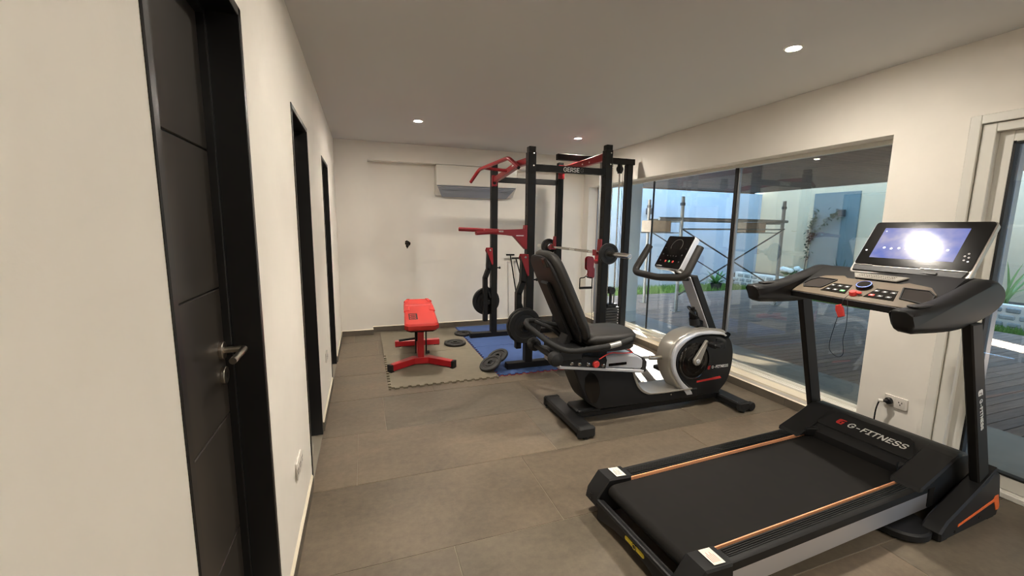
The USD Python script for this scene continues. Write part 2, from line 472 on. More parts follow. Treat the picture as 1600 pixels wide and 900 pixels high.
# ceiling with holes for the lamps
LAMPS = [(0.543, 4.383), (2.368, 4.477), (2.346, 1.874), (0.60, 1.93), (2.35, -0.65), (0.60, -0.65), (2.35, -3.2), (0.60, -3.2)]  # rearmost pair added out of view as fill light
cs = sg.box(XL - .14, YF - .1, XR + WT, YB + .1)
for lx, ly in LAMPS: cs = cs.difference(sg.Point(lx, ly).buffer(0.040, 12))
struct('ceiling', slab(cs, ZC, ZC + .12), CEIL, label='flat white-painted plaster ceiling')

# left wall, openings for three doors
DOORS = [(0.845, 1.465, 2.0), (2.345, 2.945, 1.985), (3.90, 4.505, 1.975)]
ws = sg.box(YF - .1, 0, YB + .1, ZC)
for a, b, h in DOORS: ws = ws.difference(sg.box(a, -1, b, h))
struct('wall_left', slab(ws, XL - .14, XL, 'yz'), WALL, label='long white plaster wall with three black doors')
# back wall with its pier and beam
wb = cat(rbox(XL - .14, YB, 0, XR + WT, YB + .14, ZC, 0), rbox(XL, 5.61, 0, 0.07, YB + .01, ZC, 0), rbox(0.07, 5.61, 2.215, XR, YB + .01, ZC, 0))
struct('wall_back', wb, WALL, label='white plaster back wall with shallow pier and beam')
# right wall with two windows and the glazed door
W1, DR = (1.79, 5.60, .10, 2.015), (-0.75, 1.385, 0, 1.99)
wr = sg.box(YF - .1, 0, YB + .1, ZC)
for a, b, c, d in (W1,): wr = wr.difference(sg.box(a, c, b, d))
wr = wr.difference(sg.box(DR[0], -1, DR[1], DR[3]))
struct('wall_right', slab(wr, XR, XR + WT, 'yz'), WALL, label='white plaster wall with large windows onto the patio')
struct('wall_near', rbox(XL - .14, YF - .14, 0, XR + WT, YF, ZC, 0), WALL, label='white plaster wall behind the viewer')

# skirting
bl = struct('baseboard_left', label='dark tile skirting with cream top edge')
edges = [YF] + [v for a, b, h in DOORS for v in (a - .03, b + .03)] + [5.61]
for a, b in zip(edges[::2], edges[1::2]):
    struct('skirting_tile', rbox(XL, a, 0, XL + .010, b, .062, .001), SKIRT, bl)
    struct('cream_cap', ext([(XL, .062), (XL + .010, .062), (XL, .078)], a, b, 'xz'), CREAM, bl)
bb = struct('baseboard_back', label='dark tile skirting along the back wall')
for x0, x1, y in ((XL + .01, .075, 5.61), (.075, XR, YB)):
    struct('skirting_tile', rbox(x0, y - .010, 0, x1, y, .066, .001), SKIRT, bb)
    struct('cream_cap', ext([(y, .066), (y - .010, .066), (y, .076)], x0, x1, 'yz'), CREAM, bb)
br = struct('baseboard_right', label='dark tile skirting under the windows')
for a, b in ((1.43, YB - .01), (YF, -0.80)):
    n = max(1, round((b - a) / .9))
    for i in range(n):
        struct('skirting_tile', rbox(XR - .010, a + (b - a) * i / n + .001, 0, XR, a + (b - a) * (i + 1) / n - .001, .068, .001), SKIRT, br)
    struct('cream_cap', ext([(XR, .068), (XR - .010, .068), (XR, .076)], a, b, 'xz'), CREAM, br)

# doors on the left
def left_door(n, a, b, h, leafx, label):
    t = struct('door_%d' % n, label=label)
    fx = XL + .004
    jamb = cat(rbox(leafx - .05, a - .002, 0, fx, a + .022, h + .002, .002), rbox(leafx - .05, b - .022, 0, fx, b + .002, h + .002, .002), rbox(leafx - .05, a, h - .022, fx, b, h + .002, .002))
    struct('door_frame', jamb, DOORF, t)
    stop = cat(rbox(leafx - .001, a + .02, 0, leafx + .020, a + .036, h - .02, .001), rbox(leafx - .001, b - .036, 0, leafx + .020, b - .02, h - .02, .001), rbox(leafx - .001, a + .02, h - .036, leafx + .020, b - .02, h - .02, .001))
    struct('door_stop', stop, DOORF, t)
    zs = [0.012, .45, .83, 1.215, 1.605, h - .026]
    for z0, z1 in zip(zs[:-1], zs[1:]):
        struct('door_panel', rbox(leafx - .038, a + .025, z0 + .0016, leafx, b - .025, z1 - .0016, .0025), LEAF, t)
    struct('door_core', rbox(leafx - .034, a + .027, .014, leafx - .006, b - .027, h - .028, 0), DOORF, t)
    return t
LX = XL - .095
d1 = left_door(1, *DOORS[0], LX, 'nearest black door with horizontal grooves and a steel lever handle')
hy, hz = 1.395, 1.035
struct('door_handle', cat(lathe([(0, 0), (.0255, 0), (.026, .002), (.026, .009), (.0245, .0105), (0, .0105)], (LX, hy, hz), (1, 0, 0)),
       tube(rnd([(LX + .008, hy, hz), (LX + .062, hy, hz + .002), (LX + .062, hy - .125, hz + .001)], .012, 4), .0095, 14)), STEEL, d1, 40, 'brushed steel lever handle')
struct('key_rosette', lathe([(0, 0), (.0255, 0), (.026, .002), (.026, .009), (.0245, .0105), (0, .0105)], (LX, hy, hz - .075), (1, 0, 0)), STEEL, d1, 40, 'round steel key rosette')
struct('keyhole', rbox(LX + .0103, hy - .002, hz - .084, LX + .0112, hy + .002, hz - .068, 0), DOORF, d1)
left_door(2, *DOORS[1], LX, 'middle black door in the left wall')
left_door(3, *DOORS[2], LX, 'farthest black door in the left wall')

# windows in the right wall
GX = XR + .175                               # plane of the glass
def pane(t, y0, y1, z0, z1, x=GX, m_=None):
    struct('pane', rbox(x - .004, y0, z0, x + .004, y1, z1, 0), m_ or PANE, t)
def window(n, w, mull, label):
    a, b, z0, z1 = w
    t = struct('window_%d' % n, label=label)
    x0, x1 = XR + .145, XR + WT
    struct('sill', cat(rbox(XR + .002, a + .001, z0 - .001, x0 + .02, b - .001, z0 + .012, .002)), CREAM, t)
    struct('window_frame', rbox(x0, a, z1 - .030, x1, b, z1, .002), ALU, t)
    struct('window_frame', cat(rbox(x0, a, z0, x1, b, z0 + .030, .003), rbox(x0 - .028, a + .001, z0 + .010, x0 + .002, b - .001, z0 + .026, .003), rbox(GX - .012, a, z0 + .028, GX + .012, b, z0 + .052, .002)), ALU, t)
    struct('window_frame', rbox(x0, a, z0, x1, a + .018, z1, .002), ALU, t)
    struct('window_frame', rbox(x0, b - .018, z0, x1, b, z1, .002), ALUD, t)
    ys = [a + .018] + [m_[0] for m_ in mull] + [b - .018]
    for i, (y0, y1) in enumerate(zip(ys[:-1], ys[1:])):
        pane(t, y0 + .003, y1 - .003, z0 + .05, z1 - .030, m_=PANER if i == 0 else PANE)
    for y, wd in mull:
        if wd < .015:
            struct('glass_joint', rbox(GX - .010, y - wd / 2, z0 + .05, GX + .010, y + wd / 2, z1 - .030, .001), GASK, t)
        else:
            struct('sash_stile', rbox(GX - .022, y - .004, z0 + .05, GX + .012, y + wd, z1 - .030, .002), GASK, t)
            struct('sash_stile', rbox(GX - .016, y - wd * .72, z0 + .05, GX + .012, y - .006, z1 - .030, .002), ALUD, t)
            struct('sash_latch', rbox(GX - .030, y + .004, .92, GX - .022, y + wd * .7, 1.04, .002), GASK, t)
    return t
window(1, W1, [(3.10, .030), (4.33, .012), (5.45, .012)], 'large fixed and sliding glass window onto the patio')

# glazed sliding door at the right edge
t = struct('door_4', label='white sliding glass door to the deck')
a, b, z0, z1 = DR
struct('door_casing', cat(rbox(XR - .012, b - .002, 0, XR + .002, b + .045, z1 + .045, .003), rbox(XR - .012, a - .045, 0, XR + .002, a + .002, z1 + .045, .003), rbox(XR - .0119, a + .002, z1 - .002, XR + .002, b - .002, z1 + .0449, .003)), ALU, t)
struct('door_frame', cat(rbox(XR + .004, b - .060, 0, XR + WT, b - .003, z1 - .003, .003), rbox(XR + .004, a + .003, 0, XR + WT, a + .05, z1 - .003, .003), rbox(XR + .005, a + .049, z1 - .05, XR + WT - .001, b - .059, z1 - .0035, .003)), ALU, t)
struct('threshold', rbox(XR + .003, a + .051, 0, XR + WT + .001, b - .061, .032, .004), ALU, t)
for (y0, y1, x, nm) in ((0.30, b - .055, XR + .062, 0), (a + .05, 0.36, XR + .125, 1)):
    st, zt, zb = .062, z1 - .05, .033
    struct('sash', cat(rbox(x - .020, y1 - st, zb, x + .020, y1, zt, .003), rbox(x - .020, y0, zb, x + .020, y0 + st, zt, .003), rbox(x - .0195, y0 + st - .001, zt - .06, x + .0195, y1 - st + .001, zt - .0005, .003), rbox(x - .0195, y0 + st - .001, zb + .0005, x + .0195, y1 - st + .001, zb + .075, .003)), ALU, t)
    g = .010
    struct('glazing_gasket', cat(rbox(x - .021, y1 - st - g, zb + .07, x + .021, y1 - st + .001, zt - .055, .001), rbox(x - .021, y0 + st - .001, zb + .07, x + .021, y0 + st + g, zt - .055, .001), rbox(x - .021, y0 + st, zt - .06 - g, x + .021, y1 - st, zt - .059, .001), rbox(x - .021, y0 + st, zb + .074, x + .021, y1 - st, zb + .075 + g, .001)), GASK, t)
    struct('pane', rbox(x - .004, y0 + st - .004, zb + .07, x + .004, y1 - st + .004, zt - .056, 0), PANE, t)
struct('outer_jamb', rbox(XR + .150, b - .11, 0.03, XR + WT - .002, b - .058, z1 - .05, .002), ALUD, t)

# recessed ceiling lamps
lamp_labels = ['recessed round downlight at the far left of the ceiling, over the red bench', 'recessed round downlight above the power rack', 'bright recessed downlight in the ceiling right of centre, over the exercise bike',
               'recessed downlight at the top edge of the picture, near the left wall', 'recessed downlight behind the viewer on the window side', 'recessed downlight behind the viewer on the door side', 'added rearmost fill downlight, out of view on the window side', 'added rearmost fill downlight, out of view on the door side']
for (lx, ly), lb in zip(LAMPS, lamp_labels):
    t = thing('downlight', lb, 'ceiling light', (lx, ly, ZC - .006))
    part(t, 'trim_ring', lathe([(.036, .030), (.036, -.001), (.039, -.005), (.048, -.004), (.050, .0), (.0395, .0), (.0395, .030), (.036, .030)], (lx, ly, ZC), (0, 0, 1), 32), ALU, smooth=40)
    sp = UsdLux.SphereLight.Define(stage, t.path + '/beam')
    sp.CreateRadiusAttr(0.03); sp.CreateIntensityAttr(SPOT * 100); sp.CreateColorAttr(Gf.Vec3f(1.0, 0.92, 0.81))
    sh = UsdLux.ShapingAPI.Apply(sp.GetPrim()); sh.CreateShapingConeAngleAttr(46.0); sh.CreateShapingConeSoftnessAttr(1.0)
    sp.AddTranslateOp().Set(Gf.Vec3d(0, 0, -.035))
    part(t, 'lens', lathe([(0, -.006), (.014, -.0052), (.026, -.003), (.0345, .002), (.0345, .012), (0, .012)], (lx, ly, ZC), (0, 0, 1), 28), LENS)

# ================================================================== PATIO
ZD = -0.10
gr = struct('patio_ground', rbox(XR + WT, -9, -0.40, 14, 14, ZD - .05, 0), EARTH, label='ground under the deck and the garden beds')
one('porch_slab', rbox(XR + WT + .002, -6, ZD - .05, 4.36, 8.05, -.02, .006), STONE, 'smooth grey stone strip along the house outside the windows', 'paving')
one('drain_channel', rbox(4.364, -6, ZD - .05, 4.400, 8.05, ZD - .01, .002), GASK, 'dark drain gap between the porch stone and the timber deck', 'drain')
one('porch_column', rbox(3.75, 5.36, -.019, 3.95, 5.50, 2.329, .006), COLG, 'grey square column on the porch just outside the window, behind the rack', 'column')
dk = thing('deck', 'weathered grey-brown timber deck of narrow boards', 'deck', (6.8, 2.5, ZD), kind=None)
part(dk, 'bearer', rbox(4.40, -6, ZD - .05, 9.28, 8.05, ZD - .024, 0), EARTH)
y = -3.2; i = 0
while y < 8.02:
    sp = 5.6 + 2.4 * ((i * 0.37) % 1.0)
    for x0, x1 in ((4.405, sp - .003), (sp + .003, 9.28)):
        part(dk, 'plank', rbox(x0, y, ZD - .024, x1, y + .094, ZD, .003), DECK[int(rng.integers(3))], smooth=False)
    y += .100; i += 1
# end wall (faces the viewer) and side wall
ew = sg.Polygon([(3.3, -.4), (11.2, -.4), (11.2, 2.47), (10.6, 2.47), (10.6, 4.6), (6.05, 4.6), (6.05, 2.47), (3.3, 2.47)])  # raised middle section added above the roof line, out of view, to block sun
struct('wall_patio_end', slab(ew, 9.3, 9.5, 'xz'), EXTW, label='white rendered garden wall at the far end of the patio, with added sun-blocking top')
struct('wall_patio_side', rbox(11, -9, -.4, 11.2, 9.3, 3.1, 0), EXTW2, label='white rendered garden wall facing the windows, tinted tan for warm bounce light')
# roof over the deck
rf = struct('patio_roof', label='boarded timber ceiling of the covered patio')
struct('roof_slab', rbox(XR + WT + .001, -3.6, 2.352, 9.1, 7.9, 2.43, 0), CEIL, rf)
y = -3.6
while y < 7.85:
    struct('soffit_board', rbox(XR + WT + .002, y, 2.330, 9.1, min(y + .122, 7.9), 2.352, .004), SOFF[int(rng.integers(2))], rf)
    y += .132
struct('fascia_board', cat(rbox(9.1, -3.6, 2.325, 9.125, 7.925, 2.44, .002), rbox(XR + WT + .001, 7.9, 2.305, 9.1, 7.925, 2.44, .002)), SOFF[0], rf)
# panel and lamps on the walls
one('wall_panel', rbox(10.955, 6.68, .22, 11.0, 7.74, 2.37, .004), PANELG, 'tall grey-green panel on the white side wall of the patio', 'panel')
def wall_lamp(label, o, d):
    d = np.array(d, float); t = thing('wall_lamp', label, 'wall lamp', o)
    s = np.cross([0, 0, 1.0], d); o = np.array(o, float)
    part(t, 'mount', beam(o, o + d * .02, .07, .12, .003), BLKP)
    part(t, 'shade', beam(o + d * .02, o + d * .12, .13, .16, .006), SCAFD)
    part(t, 'lens', beam(o + d * .05 - np.array([0, 0, .0815]), o + d * .10 - np.array([0, 0, .0815]), .09, .004, .001), ALU)
wall_lamp('small grey box lamp on the blue-lit end wall of the patio', (7.03, 9.3, 1.88), (0, -1, 0))
wall_lamp('small dark box lamp on the grey-green panel', (10.955, 7.0, 1.86), (-1, 0, 0))

# garden: lawn strip, cobbled edge, bed
def blades(n, region, h, w, seed, lean=.35):
    r = np.random.default_rng(seed); v, f = [], []
    for _ in range(n):
        x, y = region(r); a = r.uniform(0, 2 * math.pi); hh = h * r.uniform(.5, 1.2); ww = w * r.uniform(.6, 1.3)
        dx, dy = math.cos(a), math.sin(a); lx, ly = r.normal(0, lean, 2) * hh
        o = len(v)
        v += [(x - dx * ww, y - dy * ww, 0), (x + dx * ww, y + dy * ww, 0), (x + lx * .4 + dx * ww * .7, y + ly * .4 + dy * ww * .7, hh * .6), (x + lx * .4 - dx * ww * .7, y + ly * .4 - dy * ww * .7, hh * .6), (x + lx, y + ly, hh)]
        f += [(o, o + 1, o + 2), (o, o + 2, o + 3), (o + 3, o + 2, o + 4)]
    return trimesh.Trimesh(np.array(v, float), np.array(f), process=False)
def lawn_end(r):
    while True:
        x, y = r.uniform(3.5, 9.2), r.uniform(8.12, 9.2)
        if (x - 8.72) ** 2 + (y - 8.5) ** 2 > .05 and (x - 6.5) ** 2 + (y - 8.9) ** 2 > .05: return x, y
g1 = blades(9000, lawn_end, .11, .006, 1, .22); g1.apply_translation((0, 0, ZD - .05))
g2 = blades(9000, lambda r: (r.uniform(9.36, 9.88), r.uniform(1.0, 9.2)), .09, .006, 2, .22); g2.apply_translation((0, 0, ZD - .05))
one('lawn', g1, GRASS, 'short green grass strip along the end wall of the patio', 'grass', kind='stuff', smooth=False)
one('lawn', g2, GRASS, 'short green grass strip between the deck and the cobble edging', 'grass', kind='stuff', smooth=False)
cw = thing('cobble_edging', 'low white-mortared cobble wall edging the raised flower bed', 'garden wall', (10.08, 5, ZD - .05))
part(cw, 'mortar', rbox(10.0, 1.2, ZD - .05, 10.16, 9.1, .25, .01), MORT)
for row in range(3):
    z0 = -.115 + row * .118; y = 1.25 + (row % 2) * .11
    while y < 9.0:
        L = rng.uniform(.15, .20)
        part(cw, 'cobble', rbox(9.978, y, z0, 10.03, y + L, z0 + .082 + rng.uniform(-.006, .006), .016), COBB[int(rng.integers(3))], smooth=False)
        y += L + .045
struct('flower_bed', rbox(10.16, 1.2, -.4, 11.0, 9.3, .20, .02), EARTH, label='raised bed of dark soil')

def leaf(L, W, bend=.25, n=5):
    v, f = [], []
    for i in range(n + 1):
        t = i / n; w = W * math.sin(math.pi * min(1, .12 + t * .88)) ** .8 * (1 if t < 1 else 0)
        z = -bend * L * t * t
        v += [(L * t, -w / 2, z + .05 * w), (L * t, 0, z), (L * t, w / 2, z + .05 * w)]
    for i in range(n):
        for k in (0, 1):
            a = i * 3 + k; f += [(a, a + 3, a + 4), (a, a + 4, a + 1)]
    return trimesh.Trimesh(np.array(v), np.array(f), process=False)
def put(m, o, az, el, roll=0.0):
    m = m.copy()
    M = trimesh.transformations.euler_matrix(roll, -el, az, 'sxyz'); M[:3, 3] = o
    m.apply_transform(M); return m
def tuft(name, label, cat_, o, n, L, W, el, seed, material, pot=False, group=None):
    """plant of long arching leaves rising from one foot"""
    r = np.random.default_rng(seed); t = thing(name, label, cat_, o, group=group); o = np.array(o, float)
    zf = o.copy()
    if pot:
        part(t, 'pot', lathe([(0, 0), (.10, 0), (.14, .16), (.145, .18), (.125, .18), (.12, .15), (0, .15)], o), TERRA)
        zf[2] += .15
    for i in range(n):
        part(t, 'leaf', put(leaf(L * r.uniform(.7, 1.1), W * r.uniform(.8, 1.2), r.uniform(.15, .6)), zf + np.array([*r.normal(0, .02, 2), 0]), r.uniform(0, 2 * math.pi), r.uniform(*el)), material, smooth=False)
tuft('potted_plant', 'leafy green plant in a black pot on the grass by the end wall', 'potted plant', (8.72, 8.5, ZD - .05), 34, .42, .06, (.5, 1.4), 3, LEAFG, pot=True)
tuft('grass_plant', 'tall pale strappy plant in the raised bed seen through the glass door', 'plant', (10.35, 3.86, .19), 26, .75, .035, (1.0, 1.5), 4, LEAFP)
tuft('grass_plant', 'second strappy plant in the raised bed, right of the tall pale one', 'plant', (10.45, 2.75, .19), 22, .62, .035, (.9, 1.5), 5, LEAFP)
tuft('grass_plant', 'dark arching plant before the grey-green panel', 'plant', (10.4, 6.55, .19), 9, .85, .022, (.8, 1.35), 6, LEAFD)
def bush(name, label, cat_, o, rad, n, L, seed, material, heads=0, petals=None):
    r = np.random.default_rng(seed); t = thing(name, label, cat_, o); o = np.array(o, float); ms = []
    for i in range(n):
        d = r.normal(0, 1, 3); d[2] = abs(d[2]); d /= np.linalg.norm(d)
        ms.append(put(leaf(L * r.uniform(.7, 1.2), L * .5, .3, 3), o + np.array([0, 0, rad * .35]) + d * rad * r.uniform(.35, 1) * np.array([1, 1, .9]), math.atan2(d[1], d[0]) + r.normal(0, .5), r.uniform(-.2, .8)))
    part(t, 'stem', cat(*[tube(spl([o, o + np.array([c * .3, s_ * .3, .5]) * rad, o + np.array([c * .6, s_ * .6, .9]) * rad], 3), .006, 5) for c, s_ in ((1, 0), (-.5, .8), (-.5, -.8))]), EARTH)
    part(t, 'foliage', cat(*ms), material, kind='stuff', smooth=False)
    for i in range(heads):
        a = r.uniform(0, 2 * math.pi); c = o + np.array([math.cos(a) * rad * .8, math.sin(a) * rad * .9, rad * r.uniform(1.0, 1.35)])
        hm = trimesh.creation.icosphere(3, .075); p = hm.vertices
        hm.vertices = c + p * (1 + .35 * (meshkit.noise(p * 60 + i * 9) - .5))[:, None] * np.array([1, 1, .75])
        part(t, 'flower_head', hm, petals, smooth=False)
bush('hydrangea', 'dark green bush with round white flower heads behind the cobble edging', 'flowering bush', (10.42, 7.75, .19), .22, 130, .12, 11, LEAFG, 6, FLOW)
bush('low_shrub', 'low leafy shrub with a violet flower in the raised bed', 'shrub', (10.34, 3.30, .19), .12, 70, .08, 12, LEAFP, 1, VIOL)
# climber on the side wall
r = np.random.default_rng(21); t = thing('climbing_plant', 'thin dark climber growing up the side wall beside the grey-green panel', 'climbing plant', (10.9, 7.7, .19))
path = spl([(10.9, 7.78, .2), (10.93, 7.76, .9), (10.92, 7.72, 1.5), (10.90, 7.60, 1.9)], 8); p2 = spl([(10.92, 7.75, 1.2), (10.90, 7.5, 1.5), (10.86, 7.22, 1.78), (10.85, 7.08, 1.86)], 8)
part(t, 'stem', cat(tube(path, .007, 5), tube(p2, .005, 5)), LEAFD)
ms = []
for P_, n in ((path[6:], 150), (p2, 110)):
    for i in range(n):
        c = P_[int(r.integers(len(P_)))] + r.normal(0, .05, 3) * np.array([.4, 1, 1]); c[0] = min(c[0], 10.92)
        ms.append(put(leaf(.075, .045, .2, 3), c, r.uniform(math.pi / 2, 1.5 * math.pi), r.uniform(-.9, .6)))
part(t, 'foliage', cat(*ms), LEAFD, kind='stuff', smooth=False)

# scaffold frame on the deck
t = thing('scaffold', 'steel scaffold frame with crossed braces standing on the deck', 'scaffold', (6.7, 6.7, ZD))
sx0, sx1, sy0, sy1 = 5.44, 7.95, 6.2, 7.15
for x, y in ((sx0, sy0), (sx1, sy0), (sx0, sy1), (sx1 - .25, sy1)):
    pst = part(t, 'post', cyl((x, y, ZD), (x, y, 2.0), .032, 14), SCAFM)
    part(pst, 'base_plate', rbox(x - .07, y - .07, ZD, x + .07, y + .07, ZD + .012, .002), SCAFM)
    part(pst, 'coupler', lathe([(.033, 0), (.045, .004), (.045, .05), (.033, .054)], (x, y, 1.84), n=14), SCAFD)
for a, b, rr in (((sx0 - .5, sy0, 1.60), (sx1 + .12, sy0, 1.60), .030), ((sx0, sy0, 1.42), (sx1, sy0, 1.44), .014), ((sx0, sy1, 1.60), (sx1, sy1, 1.60), .024)):
    part(t, 'ledger', cyl(a, b, rr, 12), SCAFM)
for x, x2 in ((sx0, sx0), (sx1, sx1 - .25)):
    part(t, 'transom', cyl((x, sy0, 1.56), (x2, sy1, 1.56), .02, 10), SCAFM)
for a, b in (((sx0, sy0 - .035, 1.42), (sx1, sy0 - .035, .22)), ((sx0, sy0 - .05, .22), (sx1, sy0 - .05, 1.45))):
    part(t, 'cross_brace', cyl(a, b, .014, 8), SCAFD)
part(t, 'cross_brace', cyl((sx0, sy1 + .035, 1.42), (sx1 - .25, sy1 + .035, .3), .012, 8), SCAFD)
one('scaffold_board', rbox(4.95, 6.42, 1.362, 5.40, 6.70, 1.572, .006), PLYW, 'short timber block at the left end of the scaffold', 'timber board')
one('scaffold_board', rbox(7.22, 6.40, 1.38, 7.75, 6.72, 1.57, .006), PLYW, 'timber block at the right end of the scaffold', 'timber board')
part(t, 'bracket', cat(beam((4.93, 6.4, 1.35), (5.46, 6.4, 1.35), .04, .02), beam((4.93, 6.7, 1.35), (5.46, 6.7, 1.35), .04, .02), beam((5.44, 6.2, 1.35), (5.44, 7.15, 1.35), .04, .02)), SCAFM)
part(t, 'bracket', cat(beam((7.2, 6.4, 1.37), (7.97, 6.4, 1.37), .04, .02), beam((7.2, 6.72, 1.37), (7.97, 6.72, 1.37), .04, .02), beam((7.95, 6.2, 1.37), (7.95, 6.8, 1.37), .04, .02)), SCAFM)

# ================================================================== BACK WALL: air conditioner, pipe hole
t = thing('air_conditioner', 'white split air conditioner hung high on the back wall under the beam', 'air conditioner', (1.46, 5.65, 1.80))
ax0, ax1 = .905, 2.015
part(t, 'body', ext([(5.555, 2.20), (5.758, 2.20), (5.758, 1.84), (5.70, 1.825), (5.575, 1.925), (5.555, 1.945)], ax0 + .006, ax1 - .006, 'yz', .004), ACW)
part(t, 'front_panel', ext([(5.540, 2.198), (5.556, 2.202), (5.556, 1.948), (5.545, 1.944), (5.538, 1.96)], ax0, ax1, 'yz', .004), ACW)
def quadplate(c, th):
    c = np.array(c, float); n_ = np.cross(c[1] - c[0], c[2] - c[0]); n_ /= np.linalg.norm(n_)
    return trimesh.Trimesh(np.r_[c, c + n_ * th]).convex_hull
part(t, 'air_outlet', quadplate([(ax0 + .012, 5.556, 1.942), (ax1 - .012, 5.556, 1.942), (ax1 - .10, 5.712, 1.805), (ax0 + .10, 5.712, 1.805)], .018), ACG, 'grey slanted underside with the air outlet')
part(t, 'louver', quadplate([(ax0 + .07, 5.572, 1.926), (ax1 - .07, 5.572, 1.926), (ax1 - .085, 5.60, 1.899), (ax0 + .085, 5.60, 1.899)], -.005), ACG)
part(t, 'logo', words('INVERTER', .014, (ax1 - .30, 5.5375, 2.0), (1, 0, 0), (0, 0, 1), depth=.0008), PRINTG) if False else None
r = np.random.default_rng(5); hp = []
for i in range(18):
    a = 2 * math.pi * i / 18; rr = 1 + .22 * math.sin(3 * a + 1) + r.normal(0, .08)
    hp.append((.548 + .036 * rr * math.cos(a), 1.172 + .048 * rr * math.sin(a)))
t = thing('pipe_hole', 'small ragged dark hole broken into the plaster of the back wall', 'wall hole', (.548, YB, 1.11))
part(t, 'cavity', ext(hp, YB - .003, YB, 'xz', .0005), HOLE)
part(t, 'broken_rim', cat(*[rbox(x - .006, YB - .006, z - .005, x + .006, YB, z + .005, .002) for x, z in hp[::2]]), CREAM)
part(t, 'pipe_stub', cat(cyl((.556, YB - .012, 1.152), (.556, YB, 1.152), .012, 10), cyl((.538, YB - .010, 1.19), (.538, YB, 1.19), .008, 10)), SCAFD)

# ================================================================== OUTLETS
def outlet(label, o, ey, w=.115, h=.072, mods=2):
    """ey: +1 faces +x (left wall), -1 faces -x"""
    t = thing('wall_outlet', label, 'outlet', o); x, y, z = o; s = ey
    part(t, 'plate', ext(rrect(y, z + h / 2, w, h, .006, 3), x, x + s * .009, 'yz', .002), OUTW)
    for i in range(mods):
        c = y + (i - (mods - 1) / 2) * w * .42
        sk = part(t, 'socket', ext(rrect(c, z + h / 2, w * .36, h * .66, .004, 2), x + s * .009, x + s * .0105, 'yz', .0005), OUTW)
        part(sk, 'slot', cat(*[rbox(x + s * .0104, c + dy - .0022, z + h / 2 + dz - .005, x + s * .0110, c + dy + .0022, z + h / 2 + dz + .005, 0) for dy, dz in ((-.008, .006), (.008, .006), (0, -.009))]), PRINTK)
    return t
outlet('white double outlet low on the right wall behind the treadmill', (XR, 1.575, .292), -1, .125, .074)
outlet('white wall outlet low on the left wall between the nearest and middle doors', (XL, 1.925, .315), 1, .135, .078, 3)
outlet('white wall outlet low on the left wall between the middle and farthest doors', (XL, 3.43, .36), 1, .115, .072, 2)
# ================================================================== FOAM MATS
def mat_tile(x0, y0, x1, y1, teeth, r=.0):
    """teeth: which edges (w e s n) carry the jigsaw tongues"""
    n, d = 14, .024
    P = sg.box(x0, y0, x1, y1)
    cuts = []
    def tooth(px, py, ang, w):
        q = sg.Polygon([(-w * .62, -d * 1.1), (w * .62, -d * 1.1), (w * .78, d * .5), (w * .6, d), (-w * .6, d), (-w * .78, d * .5)])
        from shapely import affinity
        return affinity.translate(affinity.rotate(q, ang, origin=(0, 0)), px, py)
    for e, (ax, ay, bx, by, ang) in {'w': (x0, y0, x0, y1, -90), 'e': (x1, y0, x1, y1, 90), 's': (x0, y0, x1, y0, 0), 'n': (x0, y1, x1, y1, 180)}.items():
        if e in teeth:
            for i in range(n):
                tt = (i + .5) / n
                cuts.append(tooth(ax + (bx - ax) * tt, ay + (by - ay) * tt, ang, (abs(bx - ax) + abs(by - ay)) / n * .30))
    return P.difference(unary_union(cuts)) if cuts else P
def mat_thing(label, shape, z, m_, group, under=None):
    b = shape.bounds; t = thing('foam_mat', label, 'floor mat', ((b[0] + b[2]) / 2, (b[1] + b[3]) / 2, 0), group=group)
    if under is not None:
        part(t, 'underside', slab(shape, 0.0006, z * .5), under, 'red lower layer', smooth=False)
        part(t, 'foam_layer', slab(shape.buffer(-.0008), z * .5 + .0001, z), m_, smooth=False)
    else:
        part(t, 'foam_layer', slab(shape, 0.0006, z), m_, smooth=False)
MX, MY = .155, 3.59
g_ = 'grey puzzle mats'; 
mat_thing('grey foam puzzle mat under the near end of the red bench, nearest the viewer', mat_tile(MX, MY, MX + 1.0, MY + 1.0, 'ws'), .014, MATG, g_)
mat_thing('grey foam puzzle mat under the far end of the red bench, by the back wall', mat_tile(MX + .002, MY + 1.003, MX + 1.0, MY + 2.02, 'n'), .014, MATG, g_)
g_ = 'blue puzzle mats under the rack'
bx = MX + 1.003
mat_thing('blue foam puzzle mat under the near foot of the power rack, red lower edge showing', mat_tile(bx, MY + .03, bx + 1.04, MY + 1.02, 'wse'), .014, MATB, g_, MATR)
mat_thing('blue foam puzzle mat under the far foot of the power rack, by the back wall', mat_tile(bx, MY + 1.023, bx + 1.04, MY + 2.06, 'we'), .014, MATB, g_, MATR)
ZM = .0145

